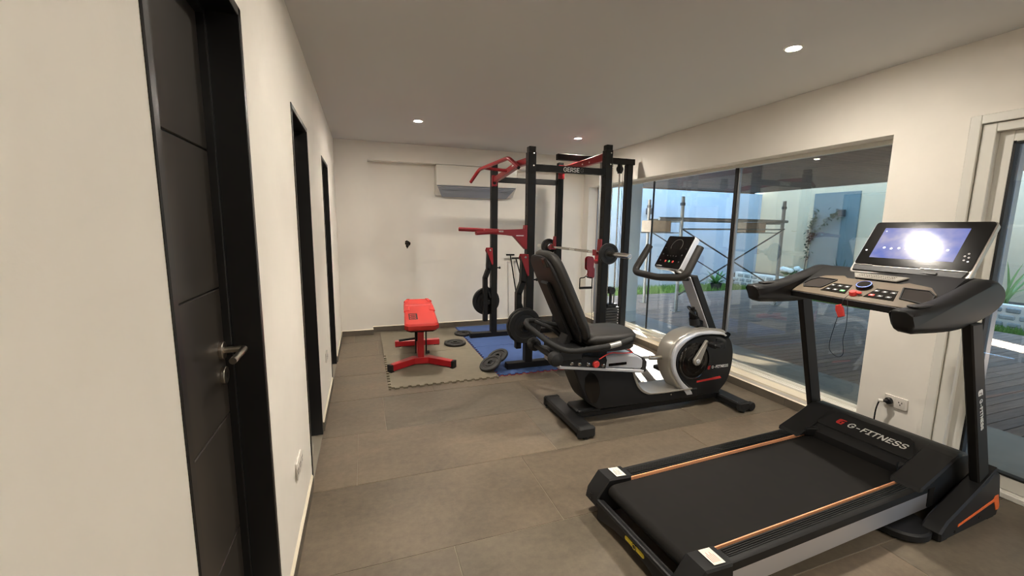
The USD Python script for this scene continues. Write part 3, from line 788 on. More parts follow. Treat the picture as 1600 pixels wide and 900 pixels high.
# ================================================================== WEIGHT PLATES
def plate_mesh(r, th):
    """olympic-style plate about the z axis, 0..th"""
    h = th
    return lathe([(.0255, 0), (.0255, h), (.050, h), (.054, h - .006), (r * .62, h - .008), (r * .70, h - .008), (r * .74, h - .001), (r - .006, h), (r, h - .006), (r, .006), (r - .006, 0), (r * .74, .001), (r * .70, .008), (.054, .006), (.050, 0), (.0255, 0)], (0, 0, 0), (0, 0, 1), 44)
def plate(label, r, th, o, d, group='loose weight plates', m_=IRON):
    d = np.array(d, float); d /= np.linalg.norm(d)
    T_ = trimesh.geometry.align_vectors([0, 0, 1], d); T_[:3, 3] = o
    M = plate_mesh(r, th); M.apply_transform(T_)
    t = thing('weight_plate', label, 'weight plate', o, group=group)
    part(t, 'disc', M, m_, smooth=30)
    hub = lathe([(.0257, -.001), (.036, -.001), (.036, .0), (.036, th), (.036, th + .001), (.0257, th + .001), (.0257, -.001)], (0, 0, 0), (0, 0, 1), 28); hub.apply_transform(T_)
    part(t, 'hub', hub, m_, smooth=30)
    rg = lathe([(r * .44, th - .0085), (r * .45, th - .0055), (r * .49, th - .0055), (r * .50, th - .0085), (r * .44, th - .0085)], (0, 0, 0), (0, 0, 1), 36); rg.apply_transform(T_)
    part(t, 'raised_ring', rg, m_, smooth=30)
    return t
plate('black weight plate lying flat on the grey mat beside the red bench', .130, .030, (.985, 4.80, ZM), (0, 0, 1))
plate('black weight plate lying flat at the end of the far rack foot', .118, .026, (1.185, 5.235, ZM), (0, 0, 1))
# two plates leaning on the near foot of the rack
tl = math.radians(20)
plate('black plate tilted up at the near rack foot, front one of the leaning pair', .115, .024, (1.140, 3.815, ZM + .052), (-.44, -.16, .88), 'pair of plates leaning on the rack foot')
plate('black plate tilted up at the near rack foot, rear one of the leaning pair', .112, .024, (1.228, 3.868, ZM + .098), (-.44, -.16, .88), 'pair of plates leaning on the rack foot')

# ================================================================== RED BENCH
t = thing('weight_bench', 'red padded weight bench with red steel feet on the grey mats', 'bench', (.53, 4.55, ZM), -3.66, local=True)
def pad_poly(y0, y1, w0, w1, c):
    return [(-w0 + c, y0), (w0 - c, y0), (w0, y0 + c), (w1, y1 - c), (w1 - c, y1), (-w1 + c, y1), (-w1, y1 - c), (-w0, y0 + c)]
zt, zb = .035, -.035
_pR = trimesh.transformations.rotation_matrix(math.radians(8.0), [1, 0, 0]); _pR[:3, 3] = (0, -.60, .437)
def padm(m_): m_ = m_.copy(); m_.apply_transform(_pR); return m_
part(t, 'main_pad', padm(ext(pad_poly(-.02, .56, .162, .152, .035), zb, zt, 'xy', .016)), VINR)
part(t, 'head_pad', padm(ext([(-.152, .568), (.152, .568), (.155, .60), (.150, .70), (.118, .775), (.08, .795), (-.08, .795), (-.118, .775), (-.150, .70), (-.155, .60)], zb, zt + .002, 'xy', .016)), VINR)
part(t, 'side_bolster', padm(ext([(-.158, .36), (-.10, .39), (-.10, .50), (-.115, .55), (-.152, .55)], zt - .01, zt + .008, 'xy', .006)), VINR)
part(t, 'side_bolster', padm(ext([(.158, .36), (.152, .55), (.115, .55), (.10, .50), (.10, .39)], zt - .01, zt + .008, 'xy', .006)), VINR)
part(t, 'head_bolster', padm(ext([(-.150, .69), (-.105, .68), (-.085, .78), (-.118, .775)], zt - .01, zt + .010, 'xy', .005)), VINR)
part(t, 'head_bolster', padm(ext([(.150, .69), (.118, .775), (.085, .78), (.105, .68)], zt - .01, zt + .010, 'xy', .005)), VINR)
part(t, 'pad_board', padm(ext(pad_poly(0, .76, .145, .115, .04), zb - .014, zb + .002, 'xy', .003)), BLKP)
lg = sg.box(-.115, .13, -.03, .30)
for yy in (.145, .20, .25): lg = lg.difference(sg.box(-.105, yy, -.045, yy + .036))
lg = lg.union(sg.box(-.095, .155, -.055, .163)).union(sg.box(-.095, .21, -.055, .218)).union(sg.box(-.095, .258, -.055, .266))
part(t, 'logo', padm(slab(lg, zt + .0002, zt + .0012)), PRINTK, 'dark block logo on the red pad', smooth=False)
part(t, 'spine', padm(rbox(-.03, .10, zb - .060, .03, .72, zb - .012, .004)), REDF)
zb = .405
part(t, 'front_post', beam((0, -.345, .06), (0, -.345, zb + .005), .062, .062, .004, (0, 1, 0)), REDF)
part(t, 'rear_post', beam((0, .33, .05), (0, .06, .45), .05, .05, .004, (0, 1, 0)), BLK, 'black rear post')
part(t, 'front_foot', ext([(-.30, -.515), (-.275, -.565), (-.07, -.40), (.07, -.40), (.275, -.575), (.305, -.525), (.09, -.31), (-.09, -.31)][::1], .008, .072, 'xy', .004), REDF)
for s, px, py in ((-1, -.290, -.543), (1, .293, -.552)):
    part(t, 'end_cap', beam((px, py, .036), (px + s * .022, py - .018, .036), .064, .074, .004), BLKP, 'black rubber end cap')
    part(t, 'foot_pad', rbox(px - .025, py - .02, 0, px + .025, py + .03, .009, .001), RUB)
part(t, 'rear_foot', rbox(-.255, .30, .006, .255, .36, .070, .004), REDF)
for s in (-1, 1):
    part(t, 'foot_pad', rbox(s * .22 - .03, .30, 0, s * .22 + .03, .36, .008, .001), RUB)
    part(t, 'adjuster_rod', rbox(s * .052 - .007, -.372, .115, s * .052 + .007, -.352, zb - .02, .002), BLK)
part(t, 'adjuster_knob', cyl((.045, -.362, .118), (.085, -.362, .118), .017, 14, .003), BLKP)
part(t, 'grip_rod', cyl((-.21, .20, .105), (-.02, .26, .105), .013, 12), BLKP)
part(t, 'base_tube', rbox(-.028, -.36, .012, .028, .33, .062, .004), REDF)

# ================================================================== POWER RACK
t = thing('power_rack', 'black steel power rack with red arms and pull-up bar on the blue mats', 'power rack', (1.95, 4.4, ZM))
S = .078
Ax, Cx, Y0, Y1 = 1.475, 2.305, 3.745, 4.975
def upright(x, y, z, lab=None):
    u = part(t, 'upright', rbox(x, y, ZM + .05, x + S, y + S, z - .05, .004), BLK)
    part(u, 'top_sleeve', rbox(x + .007, y + .005, z - .051, x + S - .003, y + S - .005, z, .003), BLK)
    hs = []
    zz = .32
    while zz < z - .1:
        hs.append(cyl((x - .0006, y + S / 2, zz), (x + .002, y + S / 2, zz), .009, 10, .0003)); hs.append(cyl((x + S / 2, y - .0006, zz), (x + S / 2, y + .002, zz), .009, 10, .0003)); zz += .10
    part(u, 'adjustment_hole', cat(*hs), HOLE, kind='stuff')
    return u
UA = upright(Ax, Y0, 2.16); UD = upright(Cx, Y0, 2.235); UB = upright(Ax + .02, Y1 + .03, 2.175); UC = upright(Cx + .065, Y1, 2.235)
for (x, y, z) in ((Ax + .052, Y0 - .001, 2.095), (Ax + .050, Y0 - .001, 1.985), (Cx + .055, Y0 - .001, 2.155), (Cx + .052, Y0 - .001, 2.045)):  # bright chrome dots stand in for light showing through the upright holes
    part(t, 'bolt', lathe([(0, -.006), (.006, -.006), (.0085, -.003), (.0085, 0), (0, 0)], (x, y, z), (0, -1, 0) if False else (0, 1, 0), 12), CHROME, smooth=30)
part(t, 'foot_beam', rbox(1.285, Y0 + .002, ZM, 2.44, Y0 + S, ZM + .062, .004), BLK)
part(t, 'foot_beam', rbox(1.225, Y1 + .03, ZM, 2.50, Y1 + .03 + S, ZM + .062, .004), BLK)
part(t, 'side_beam', rbox(Ax + S - .002, Y0 + .004, 1.938, Cx + .002, Y0 + .052, 2.000, .003), BLK, 'near top side beam lettered in white')
part(t, 'side_beam', rbox(Ax + .02 + S - .002, Y1 + .04, 1.955, Cx + .067, Y1 + .09, 2.020, .003), BLK)
o = np.array([1.835, Y0 + .0038, 1.9475])
txt = words('GERSE', .040, o, (1, 0, 0), (0, 0, 1)); part(t, 'lettering', txt, PRINTW, 'white maker name on the side beam', smooth=False)
part(t, 'lettering', words('G', .040, (txt.bounds[1, 0] + .008, o[1], o[2]), (1, 0, 0), (0, 0, 1)), PRINTG, 'last letter greyed to paint in shade', smooth=False)  # grey print puts the shade on this letter into its colour
part(t, 'rear_beam', rbox(Cx + .02, Y0 + S - .002, .06 + ZM, Cx + .07, Y1 + .03, .12 + ZM, .003), BLK)
part(t, 'foot_brace', rbox(Ax + .3, 5.05, .20, Ax + .62, 5.11, .25, .003), BLK)
# red top beams
pb = part(t, 'pull_up_beam', cat(beam((Ax + .03, Y0 + S - .002, 2.035), (Ax + .035, 4.12, 2.045), .05, .062), beam((Ax + .035, 4.12, 2.045), (Ax + .05, 4.55, 2.012), .05, .062, e=.01), beam((Ax + .05, 4.55, 2.012), (Ax + .055, Y1 + .035, 1.975), .05, .062, e=.01)), RED, 'red pull-up beam')
part(pb, 'grip', tube(rnd([(1.195, 4.86, 1.925), (1.245, 4.66, 2.045), (1.33, 3.90, 2.065), (1.385, 3.78, 1.965)], .05, 5), .019, 12), RED)
part(pb, 'grip', tube(rnd([(1.33, 3.92, 2.064), (1.39, 4.0, 2.05), (Ax + .03, 4.12, 2.05)], .05, 4), .017, 10), RED)
part(pb, 'grip', tube(rnd([(1.27, 4.55, 2.05), (1.38, 4.52, 2.035), (Ax + .04, 4.45, 2.02)], .04, 4), .017, 10), RED)
part(pb, 'end_plug', cyl((1.386, 3.777, 1.962), (1.389, 3.771, 1.957), .0165, 12), BLKP)
part(pb, 'mount_plate', cat(rbox(Ax + .012, Y1 - .01, 1.90, Ax + .075, Y1 + .031, 2.03, .003)), RED)
part(pb, 'hub_cap', lathe([(0, .008), (.018, .006), (.022, 0), (0, 0)], (Ax + .04, Y1 - .01, 1.94), (0, -1, 0), 16), BLKP)
part(pb, 'decal', quadplate([(1.4745, 4.22, 2.03), (1.4745, 4.10, 2.036), (1.4745, 4.10, 2.052), (1.4745, 4.22, 2.046)], .001), PRINTW)
cb = part(t, 'cross_beam', beam((Cx + .03, Y0 + S, 2.125), (Cx + .09, Y1, 2.125), .05, .075), RED, 'red top cross beam')
part(cb, 'mount_plate', rbox(Cx + .062, Y1 - .012, 2.03, Cx + .146, Y1 + .001, 2.20, .003), RED)
for y in (4.1, 4.25):
    part(cb, 'bolt', cyl((Cx + .018, y, 2.11), (Cx + .006, y, 2.11), .009, 10, .002), CHROME)
# dip arms on the near upright
dz = 1.36
da = part(t, 'dip_arm', cat(ext([(Ax - .001, 1.28), (Ax - .001, 1.43), (Ax - .028, 1.43), (Ax - .030, 1.392), (Ax - .22, 1.385), (Ax - .42, 1.388), (Ax - .43, 1.345), (Ax - .22, 1.335), (Ax - .14, 1.325), (Ax - .02, 1.20), (Ax - .001, 1.20)], Y0 - .004, Y0 + .05, 'xz', .003)), RED, 'red dip arms')
part(da, 'dip_handle', tube(spl([(Ax - .40, Y0 + .02, 1.366), (Ax - .30, Y0 + .0, 1.366), (.955, Y0 - .05, 1.352)], 6), .019, 14), RED)
part(da, 'dip_handle', tube(spl([(Ax - .28, Y0 + .04, 1.372), (Ax - .44, Y0 + .16, 1.378), (.855, Y0 + .22, 1.384)], 6), .019, 14), RED)
part(da, 'lettering', words('FITNESS', .013, (Ax - .32, Y0 - .0042, 1.362), (1, 0, 0), (0, 0, 1)), PRINTW, smooth=False)
part(da, 'warning_label', rbox(Ax - .115, Y0 - .0052, 1.325, Ax - .04, Y0 - .004, 1.334, 0), PRINTW)
# lever arms with plate horns
def lever(y, s, bxx):
    """s=-1: horn points to the viewer"""
    x0 = bxx
    la = part(t, 'lever_arm', cat(beam((x0 - .035, y, 1.12), (x0 - .042, y, .885), .055, .062, .004, (0, 1, 0), .01), beam((x0 - .042, y, .885), (x0 - .085, y, .775), .055, .062, .004, (0, 1, 0), .012), beam((x0 - .085, y, .775), (x0 - .082, y, .235), .055, .062, .004, (0, 1, 0), .01)), BLK)
    part(la, 'pivot_plate', cat(ext([(x0 - .062, 1.155), (x0 + .002, 1.155), (x0 + .012, .95), (x0 - .004, .94), (x0 - .075, 1.12)], y - .037, y - .030, 'xz', .002), ext([(x0 - .062, 1.155), (x0 + .002, 1.155), (x0 + .012, .95), (x0 - .004, .94), (x0 - .075, 1.12)], y + .030, y + .037, 'xz', .002)), RED, 'red triangular pivot plate')
    part(la, 'pivot_bolt', cyl((x0 - .03, y - .045, 1.125), (x0 - .03, y + .045, 1.125), .012, 14, .003), CHROME)
    part(la, 'brace', beam((x0 - .075, y, .70), (x0 - .01, y, .52), .03, .03, .003, (0, 1, 0)), BLK)
    hx, hz_ = x0 - .045, .465
    part(la, 'plate_horn', cat(cyl((hx, y + s * .02, hz_), (hx, y + s * .21, hz_), .0245, 18, .003), cyl((hx, y + s * .025, hz_), (hx, y + s * .038, hz_), .045, 20, .002)), BLKP)
    part(la, 'horn_arm', beam((x0 - .083, y, hz_), (hx + .02, y, hz_), .05, .05, .003, (0, 1, 0)), BLK)
    part(la, 'pop_pin', cat(cyl((x0 + S, y + .02, .90), (x0 + S + .03, y + .02, .90), .008, 10), cyl((x0 + S + .028, y + .02, .90), (x0 + S + .045, y + .02, .90), .015, 12, .004)), BLKP)
    return hx, hz_
h1 = lever(Y0 + .012, -1, Ax + .005)
h2 = lever(Y1 + .045, 1, Ax + .025)
# pulley tower on the window side
tw = part(t, 'tower_post', rbox(2.985, 4.365, ZM, 3.063, 4.440, 2.165, .004), BLK)
part(t, 'tower_beam', rbox(2.075, 4.372, 2.165, 3.092, 4.432, 2.232, .004), BLK)
part(t, 'tower_base', rbox(2.60, 4.37, ZM, 3.063, 4.435, ZM + .07, .004), BLK)
part(t, 'tower_brace', rbox(2.30, Y0 + .01, ZM, 2.36, 4.44, ZM + .06, .004), BLK)
co = part(t, 'pulley_column', rbox(2.645, 4.372, ZM + .07, 2.705, 4.432, 2.166, .003), GALV, 'galvanised perforated pulley column')
part(co, 'adjustment_hole', cat(*[cyl((2.675, 4.3715, .2 + .1 * i), (2.675, 4.374, .2 + .1 * i), .009, 10, .0004) for i in range(19)]), HOLE, kind='stuff')
for x in (2.80, 2.90):
    part(t, 'guide_rod', cyl((x, 4.40, ZM + .06), (x, 4.40, 2.166), .0095, 12), CHROME)
for i in range(10):
    part(t, 'stack_plate', rbox(2.765, 4.345, ZM + .10 + i * .034, 2.945, 4.455, ZM + .131 + i * .034, .003), IRON)
part(t, 'stack_top', cat(rbox(2.79, 4.35, ZM + .441, 2.925, 4.45, ZM + .475, .006), rbox(2.84, 4.385, ZM + .474, 2.865, 4.415, ZM + .62, .003), cyl((2.852, 4.36, ZM + .64), (2.852, 4.44, ZM + .64), .045, 18, .004)), BLKP)
part(t, 'pulley_wheel', cat(cyl((2.90, 4.39, 2.11), (2.90, 4.414, 2.11), .045, 22, .004), rbox(2.88, 4.38, 2.06, 2.92, 4.424, 2.166, .003)), BLKP)
part(t, 'pulley_wheel', cat(cyl((2.74, 4.39, 2.10), (2.74, 4.414, 2.10), .045, 22, .004), rbox(2.72, 4.38, 2.05, 2.76, 4.424, 2.166, .003)), BLKP)
part(t, 'cable', tube([(2.945, 4.402, .64), (2.945, 4.402, 1.4), (2.943, 4.402, 2.10)], .003, 6), BLKP)
ca = part(t, 'pulley_carriage', cat(rbox(2.632, 4.358, .985, 2.718, 4.446, 1.105, .004), beam((2.66, 4.36, 1.06), (2.66, 4.30, 1.06), .05, .07, .003), cyl((2.705, 4.35, 1.04), (2.77, 4.35, 1.04), .012, 12), cyl((2.765, 4.35, 1.04), (2.782, 4.35, 1.04), .018, 12, .004)), RED, 'red sliding pulley carriage')
part(ca, 'swivel', cat(cyl((2.50, 4.38, 1.02), (2.63, 4.38, 1.02), .02, 12), ext(rrect(2.525, .995, .095, .17, .04, 5), 4.353, 4.362, 'xz', .001), ext(rrect(2.525, .995, .095, .17, .04, 5), 4.398, 4.407, 'xz', .001), ext(rrect(2.550, .885, .08, .14, .03, 5), 4.36, 4.40, 'xz', .003)), RED)
part(ca, 'wheel', cyl((2.525, 4.363, .985), (2.525, 4.397, .985), .04, 22, .004), BLKP)
part(t, 'cable', tube([(2.565, 4.38, .90), (2.575, 4.38, .5), (2.60, 4.38, .10)], .0028, 6), BLKP)
# J-cups for the bar
for (x, y) in ((Cx - .03, Y0 + .005), (Cx + .035, Y1 + .005)):
    part(t, 'bar_hook', ext([(x + .03, 1.30), (x + .03, 1.13), (x - .045, 1.13), (x - .045, 1.19), (x - .033, 1.19), (x - .033, 1.148), (x + .005, 1.148), (x + .012, 1.30)], y, y + .066, 'xz', .003), RED, 'red bar hook')
part(t, 'band_peg', cat(*[cyl((Ax + .04, Y0 + S - .002, z), (Ax + .095, Y0 + S + .05, z), .008, 10) for z in (1.405, .955)]), BLKP)

# barbell, its collars and plates
BZ = 1.1630
def bb(y, z=0.0): return np.array([2.262 + (y - 3.78) * (.065 / 1.23), y, BZ + z])
bd = bb(2.0) - bb(3.0); bd /= np.linalg.norm(bd)
t = thing('barbell', 'chrome barbell resting across the red hooks of the power rack', 'barbell', (2.29, 4.4, BZ - .025))
part(t, 'bar', cyl(bb(3.60), bb(5.10), .014, 16), CHROME)
part(t, 'knurling', cyl(bb(3.95), bb(4.30), .0146, 16), STEEL)
part(t, 'knurling', cyl(bb(4.45), bb(4.80), .0146, 16), STEEL)
for ya, yb in ((3.16, 3.62), (5.09, 5.52)):
    sl = part(t, 'sleeve', cyl(bb(ya), bb(yb), .025, 20, .003), CHROME)
    yc = yb if ya < 4 else ya
    part(sl, 'shoulder', cyl(bb(yc - .022), bb(yc + .018), .042, 24, .004), CHROME)
part(t, 'end_cap', cyl(bb(3.156), bb(3.16), .018, 14, .001), STEEL)
plate('small black plate on the near end of the barbell', .104, .032, bb(3.555), bd, 'small plates on the barbell')
plate('small black plate on the far end of the barbell', .104, .032, bb(5.16), bd, 'small plates on the barbell')
# plates on the lever arms
plate('large black plate on the near lever arm of the rack, outermost, facing the viewer', .165, .034, (h1[0], Y0 + .012 - .075, h1[1]), (0, -1, 0), 'plates on the lever arms')
plate('large black plate on the near lever arm of the rack, inner one behind the outermost', .175, .034, (h1[0], Y0 + .012 - .039, h1[1]), (0, -1, 0), 'plates on the lever arms')
plate('large black plate on the far lever arm of the rack', .178, .034, (h2[0], Y1 + .045 + .108, h2[1]), (0, -1, 0), 'plates on the lever arms')
# cable handle
t = thing('cable_handle', 'black stirrup handle hanging from the red pulley of the rack', 'cable handle', (2.475, 4.36, .70))
part(t, 'stirrup', cat(tube(rnd([(2.395, 4.36, .705), (2.395, 4.36, .825), (2.455, 4.36, .828), (2.475, 4.36, .85), (2.495, 4.36, .828), (2.560, 4.36, .825), (2.560, 4.36, .705)], .015, 3), .006, 8)), BLKP)
part(t, 'grip', cyl((2.392, 4.36, .705), (2.563, 4.36, .705), .014, 14, .003), RUB)
part(t, 'carabiner', tube(rnd([(2.475, 4.36, .848), (2.487, 4.36, .862), (2.495, 4.362, .885), (2.505, 4.362, .905), (2.52, 4.364, .915)], .01, 3), .004, 8), RED, 'red carabiner')
# two T-bars leaning on the back wall
for lb, (a, b_) in (('thin black T-handled bar leaning on the back wall, taller and left of the two', ((1.985, 5.70, 1.015), (2.085, 5.48, .02))), ('thin black T-handled bar leaning on the back wall, lower and right of the two', ((2.075, 5.71, .965), (2.27, 5.45, .02)))):
    t = thing('landmine_handle', lb, 'exercise bar', (b_[0], b_[1], ZM))
    a, b_ = np.array(a), np.array(b_)
    part(t, 'rod', cyl(a, b_, .0085, 12), BLK)
    part(t, 'cross_grip', cyl(a + (-.062, 0, .002), a + (.062, .004, .002), .0125, 14, .003), RUB)
    part(t, 'foot', cyl(b_ + (a - b_) * .03, b_ - (a - b_) * .002, .016, 12, .003), RUB)

# ================================================================== RECUMBENT EXERCISE BIKE (runs along x, faces the window)
t = thing('exercise_bike', 'black and silver recumbent exercise bike facing the window', 'exercise bike', (2.05, 2.6, 0))
YC = 2.6
rfoot = part(t, 'rear_stabiliser', rbox(1.305, 2.315, .022, 1.425, 2.885, .082, .012), BLKP)
for y in (2.325, 2.875):
    part(rfoot, 'end_cap', rbox(1.300, y - .022, .008, 1.430, y + .022, .086, .012), RUB)
    part(rfoot, 'leveller', cyl((1.365, y, 0), (1.365, y, .02), .022, 14, .003), RUB)
ff = part(t, 'front_stabiliser', rbox(2.70, 2.31, .022, 2.82, 2.89, .072, .010), BLKP)
for y in (2.315, 2.885):
    part(ff, 'transport_wheel', cyl((2.825, y - .018, .036), (2.825, y + .018, .036), .036, 20, .005), RUB)
    part(ff, 'end_cap', rbox(2.695, y - .018, .012, 2.80, y + .018, .078, .008), RUB)
    part(ff, 'leveller', cyl((2.74, y, 0), (2.74, y, .018), .020, 14, .003), RUB)
part(t, 'main_beam', cat(beam((1.40, YC, .060), (2.74, YC, .060), .13, .050, .008), rbox(1.40, 2.515, .075, 1.60, 2.685, .112, .012)), BLKP)
def sm(P, n=4): return [tuple(p) for p in spl(P, n)]
body = sm([(1.325, .475), (1.36, .40), (1.41, .28), (1.47, .17), (1.56, .105)], 4) + [(2.46, .085), (2.46, .165)] + sm([(2.30, .165), (2.06, .168), (1.97, .185), (1.905, .235), (1.865, .31), (1.835, .40)], 4)
part(t, 'seat_base', ext(body, 2.492, 2.708, 'xz', .010), BLKP)
rim = sm([(2.40, .170), (2.06, .173), (1.972, .190), (1.910, .238), (1.870, .31), (1.840, .398)], 4)
part(t, 'step_through_trim', ext(rim + [(x - .012 * (1 if i > 4 else 0) - .004, z - .010) for i, (x, z) in list(enumerate(rim))[::-1]], 2.486, 2.714, 'xz', .002), SILV, 'silver-grey trim of the step-through')
cres = sm([(1.475, .40), (1.52, .37), (1.555, .30), (1.56, .22), (1.535, .16)], 4) + sm([(1.50, .165), (1.47, .20), (1.44, .28), (1.44, .36)], 4)
part(t, 'side_grip_recess', ext(cres, 2.487, 2.494, 'xz', .002), GLOSSB)
part(t, 'joint_bolt', cat(cyl((2.20, 2.488, .14), (2.20, 2.494, .14), .007, 10, .002)), CHROME)
# flywheel housing
outer = sm([(2.33, .112), (2.245, .215), (2.19, .32), (2.172, .42), (2.20, .52), (2.275, .592), (2.40, .628), (2.54, .634), (2.70, .612), (2.745, .568)], 5)
inner = sm([(2.700, .560), (2.66, .578), (2.52, .590), (2.42, .584), (2.325, .55), (2.255, .49), (2.228, .42), (2.24, .33), (2.30, .235), (2.39, .155), (2.415, .112)], 5)
part(t, 'silver_shroud', ext(outer + inner, 2.512, 2.668, 'xz', .016), SILV, 'curved champagne-silver shroud', smooth=50)
part(t, 'shroud_edge', ext(sm([(x * .72 + a * .28, z * .72 + b * .28) for (x, z), (a, b) in zip(outer[::5], inner[::-1][::5])], 3) + [tuple(p) for p in inner], 2.490, 2.520, 'xz', .006), SILVP, smooth=50)
disc_body = sm([(2.745, .568), (2.79, .50), (2.812, .40), (2.80, .27), (2.76, .17), (2.68, .088)], 5) + [(2.43, .085)] + [(x + .004, z - .002) for x, z in inner[::-1]]
part(t, 'side_cover', ext(disc_body, 2.500, 2.700, 'xz', .012), BLKP)
cx_, cz_ = 2.405, .385
part(t, 'crank_disc', lathe([(0, .012), (.060, .012), (.066, .008), (.090, .008), (.094, .012), (.112, .012), (.116, .008), (.134, .008), (.140, .011), (.150, .004), (.150, 0), (0, 0)], (cx_, 2.500, cz_), (0, -1, 0), 48), GLOSSB, smooth=30)
ang = math.radians(62); d_ = np.array([math.cos(ang), 0, math.sin(ang)]); p0 = np.array([cx_ + .005, 2.474, cz_ + .01]); p1 = p0 + d_ * .165
ca_ = [(p0 + .036 * np.array([math.cos(a), 0, math.sin(a)])) for a in np.linspace(ang + 1.2, ang + 2 * math.pi - 1.2, 16)] + [(p1 + .014 * np.array([math.cos(a), 0, math.sin(a)])) for a in np.linspace(ang - 1.4, ang + 1.4, 9)]
ck = part(t, 'crank', ext([(q[0], q[2]) for q in ca_], 2.462, 2.484, 'xz', .004), SILV, 'silver crank arm')
part(ck, 'crank_bolt', cyl((p0[0], 2.456, p0[2]), (p0[0], 2.464, p0[2]), .017, 18, .002), SILVP)
pd = part(t, 'pedal', cat(rbox(p1[0] - .01, 2.372, p1[2] - .030, p1[0] + .105, 2.455, p1[2] + .006, .008), cyl((p1[0] + .01, 2.34, p1[2] - .008), (p1[0] + .01, 2.484, p1[2] - .008), .010, 12)), BLKP)
part(pd, 'strap', tube(rnd([(p1[0] + .09, 2.376, p1[2] - .03), (p1[0] + .085, 2.372, p1[2] + .035), (p1[0] + .07, 2.45, p1[2] + .04), (p1[0] + .09, 2.455, p1[2] - .02)], .03, 4), .007, 8, 1.8, .6), RUB)
p2 = p0 - d_ * .165
part(t, 'pedal', cat(rbox(p2[0] - .05, 2.745, p2[2] - .018, p2[0] + .05, 2.83, p2[2] + .018, .008), cyl((p2[0], 2.70, p2[2]), (p2[0], 2.76, p2[2]), .010, 12)), BLKP)
part(t, 'crank', ext([(2.405 - (x - 2.405), .385 - (z - .385)) for x, z in [(q[0], q[2]) for q in ca_]], 2.708, 2.728, 'xz', .004), SILV, 'silver crank arm')
part(t, 'upper_notch', ext(sm([(2.66, .572), (2.70, .545), (2.735, .55), (2.755, .58), (2.72, .60)], 3), 2.494, 2.503, 'xz', .002), GLOSSB)
part(t, 'logo_emblem', emblem(.030, (2.548, 2.4996, .302), (1, 0, 0), (0, 0, 1)), PRINTR, 'red maker emblem', smooth=False)
part(t, 'lettering', words('G-FITNESS', .022, (2.588, 2.4996, .307), (1, 0, 0), (0, 0, 1)), PRINTW, 'white maker name', smooth=False)
part(t, 'red_stripe', ext([(2.45, .205), (2.70, .215), (2.685, .235), (2.45, .220)], 2.4985, 2.501, 'xz', 0), PRINTR, smooth=False)
# mast, cover, bottle cage
part(t, 'mast', ext([(2.575, .615), (2.665, .60), (2.425, 1.055), (2.355, 1.055)], 2.540, 2.660, 'xz', .010), BLKP)
part(t, 'mast_cover', quadplate([(2.5455, 2.556, .63), (2.5455, 2.644, .63), (2.3475, 2.644, 1.045), (2.3475, 2.556, 1.045)], .006) if False else beam((2.572, YC, .63), (2.352, YC, 1.045), .110, .010, .003, (1, 0, .45)), SILVP, 'pale silver front of the mast')
bo = part(t, 'bottle', lathe([(0, 0), (.030, 0), (.034, .005), (.034, .10), (.026, .125), (.018, .13), (.018, .150), (0, .152)], (2.482, YC, .648), (-.25, 0, 1), 20), GLOSSB, 'dark drinks bottle')
part(t, 'bottle_cage', cat(lathe([(.036, 0), (.040, 0), (.040, .055), (.036, .055), (.036, 0)], (2.482, YC, .652), (-.25, 0, 1), 20), tube(rnd([(2.47, 2.565, .72), (2.40, 2.55, .76), (2.395, 2.60, .80), (2.43, 2.63, .80), (2.45, 2.60, .78)], .02, 4), .006, 8), beam((2.50, YC, .66), (2.545, YC, .66), .05, .05, .004)), BLKP)
# handlebar
part(t, 'handlebar', tube(rnd([(2.255, 2.365, 1.285), (2.135, 2.365, 1.065), (2.085, 2.60, 1.045), (2.045, 2.835, 1.065), (2.185, 2.835, 1.275)], .055, 6), .0265, 16), VINB, 'padded black handlebar')
part(t, 'handlebar_clamp', cat(beam((2.09, YC, 1.045), (2.39, YC, 1.035), .07, .05, .008)), BLKP)
# console
cn = thing('x', None, None) if False else None
cB, cE, cY = np.array([2.150, 2.58, 1.112]), np.array([0, -1.0, 0]), np.array([.135, 0, .243]); cY = cY / np.linalg.norm(cY); cN = np.cross(cE, cY)
def con(m, s=0, tt=0, d=0): return place(m, cB + cE * s + cY * tt + cN * d, cE, cY, cN)
co = part(t, 'console', con(ext([(-.128, 0), (.128, 0), (.143, .015), (.143, .262), (.128, .277), (-.128, .277), (-.143, .262), (-.143, .015)], -.045, .004, 'xy', .006)), SILVP, 'pale silver console body')
part(co, 'display_face', con(ext(rrect(0, .139, .272, .268, .012, 3), .003, .008, 'xy', .0015)), GLOSSB, 'dark console face')
rg_ = sg.Point(0, .19).buffer(.058, 24).difference(sg.Point(0, .19).buffer(.054, 24)).difference(sg.box(-.1, .10, .1, .165))
part(co, 'dial_arc', con(slab(rg_, .0080, .0086)), PRINTG, smooth=False)
for s, m_ in ((-.040, BTNR), (.0, BTNG), (.040, BTNR)):
    part(co, 'button', con(lathe([(0, .003), (.008, .0025), (.010, 0), (0, 0)], (s, .058, .008), (0, 0, 1), 16)), m_)
for i in range(4):
    part(co, 'button', con(lathe([(0, .002), (.005, .0015), (.006, 0), (0, 0)], ((-.10, .10, -.10, .10)[i], (.06, .06, .115, .115)[i], .008), (0, 0, 1), 12)), BTNK)
part(co, 'printed_scale', con(cat(*[slab(sg.Point(s, tt).buffer(.004, 6), .0080, .0085) for s, tt in [(-.045, .105), (-.015, .105), (.015, .105), (.045, .105), (-.11, .17), (.11, .17)]])), PRINTG, smooth=False)
part(co, 'lettering', con(cat(meshkit.text_mesh('G-FITNESS', .008, .0004, True)), -.115, .012, .008), PRINTW, smooth=False)
part(t, 'console_neck', cat(beam((2.36, YC, 1.045), (2.20, YC, 1.13), .075, .045, .008)), SILV)
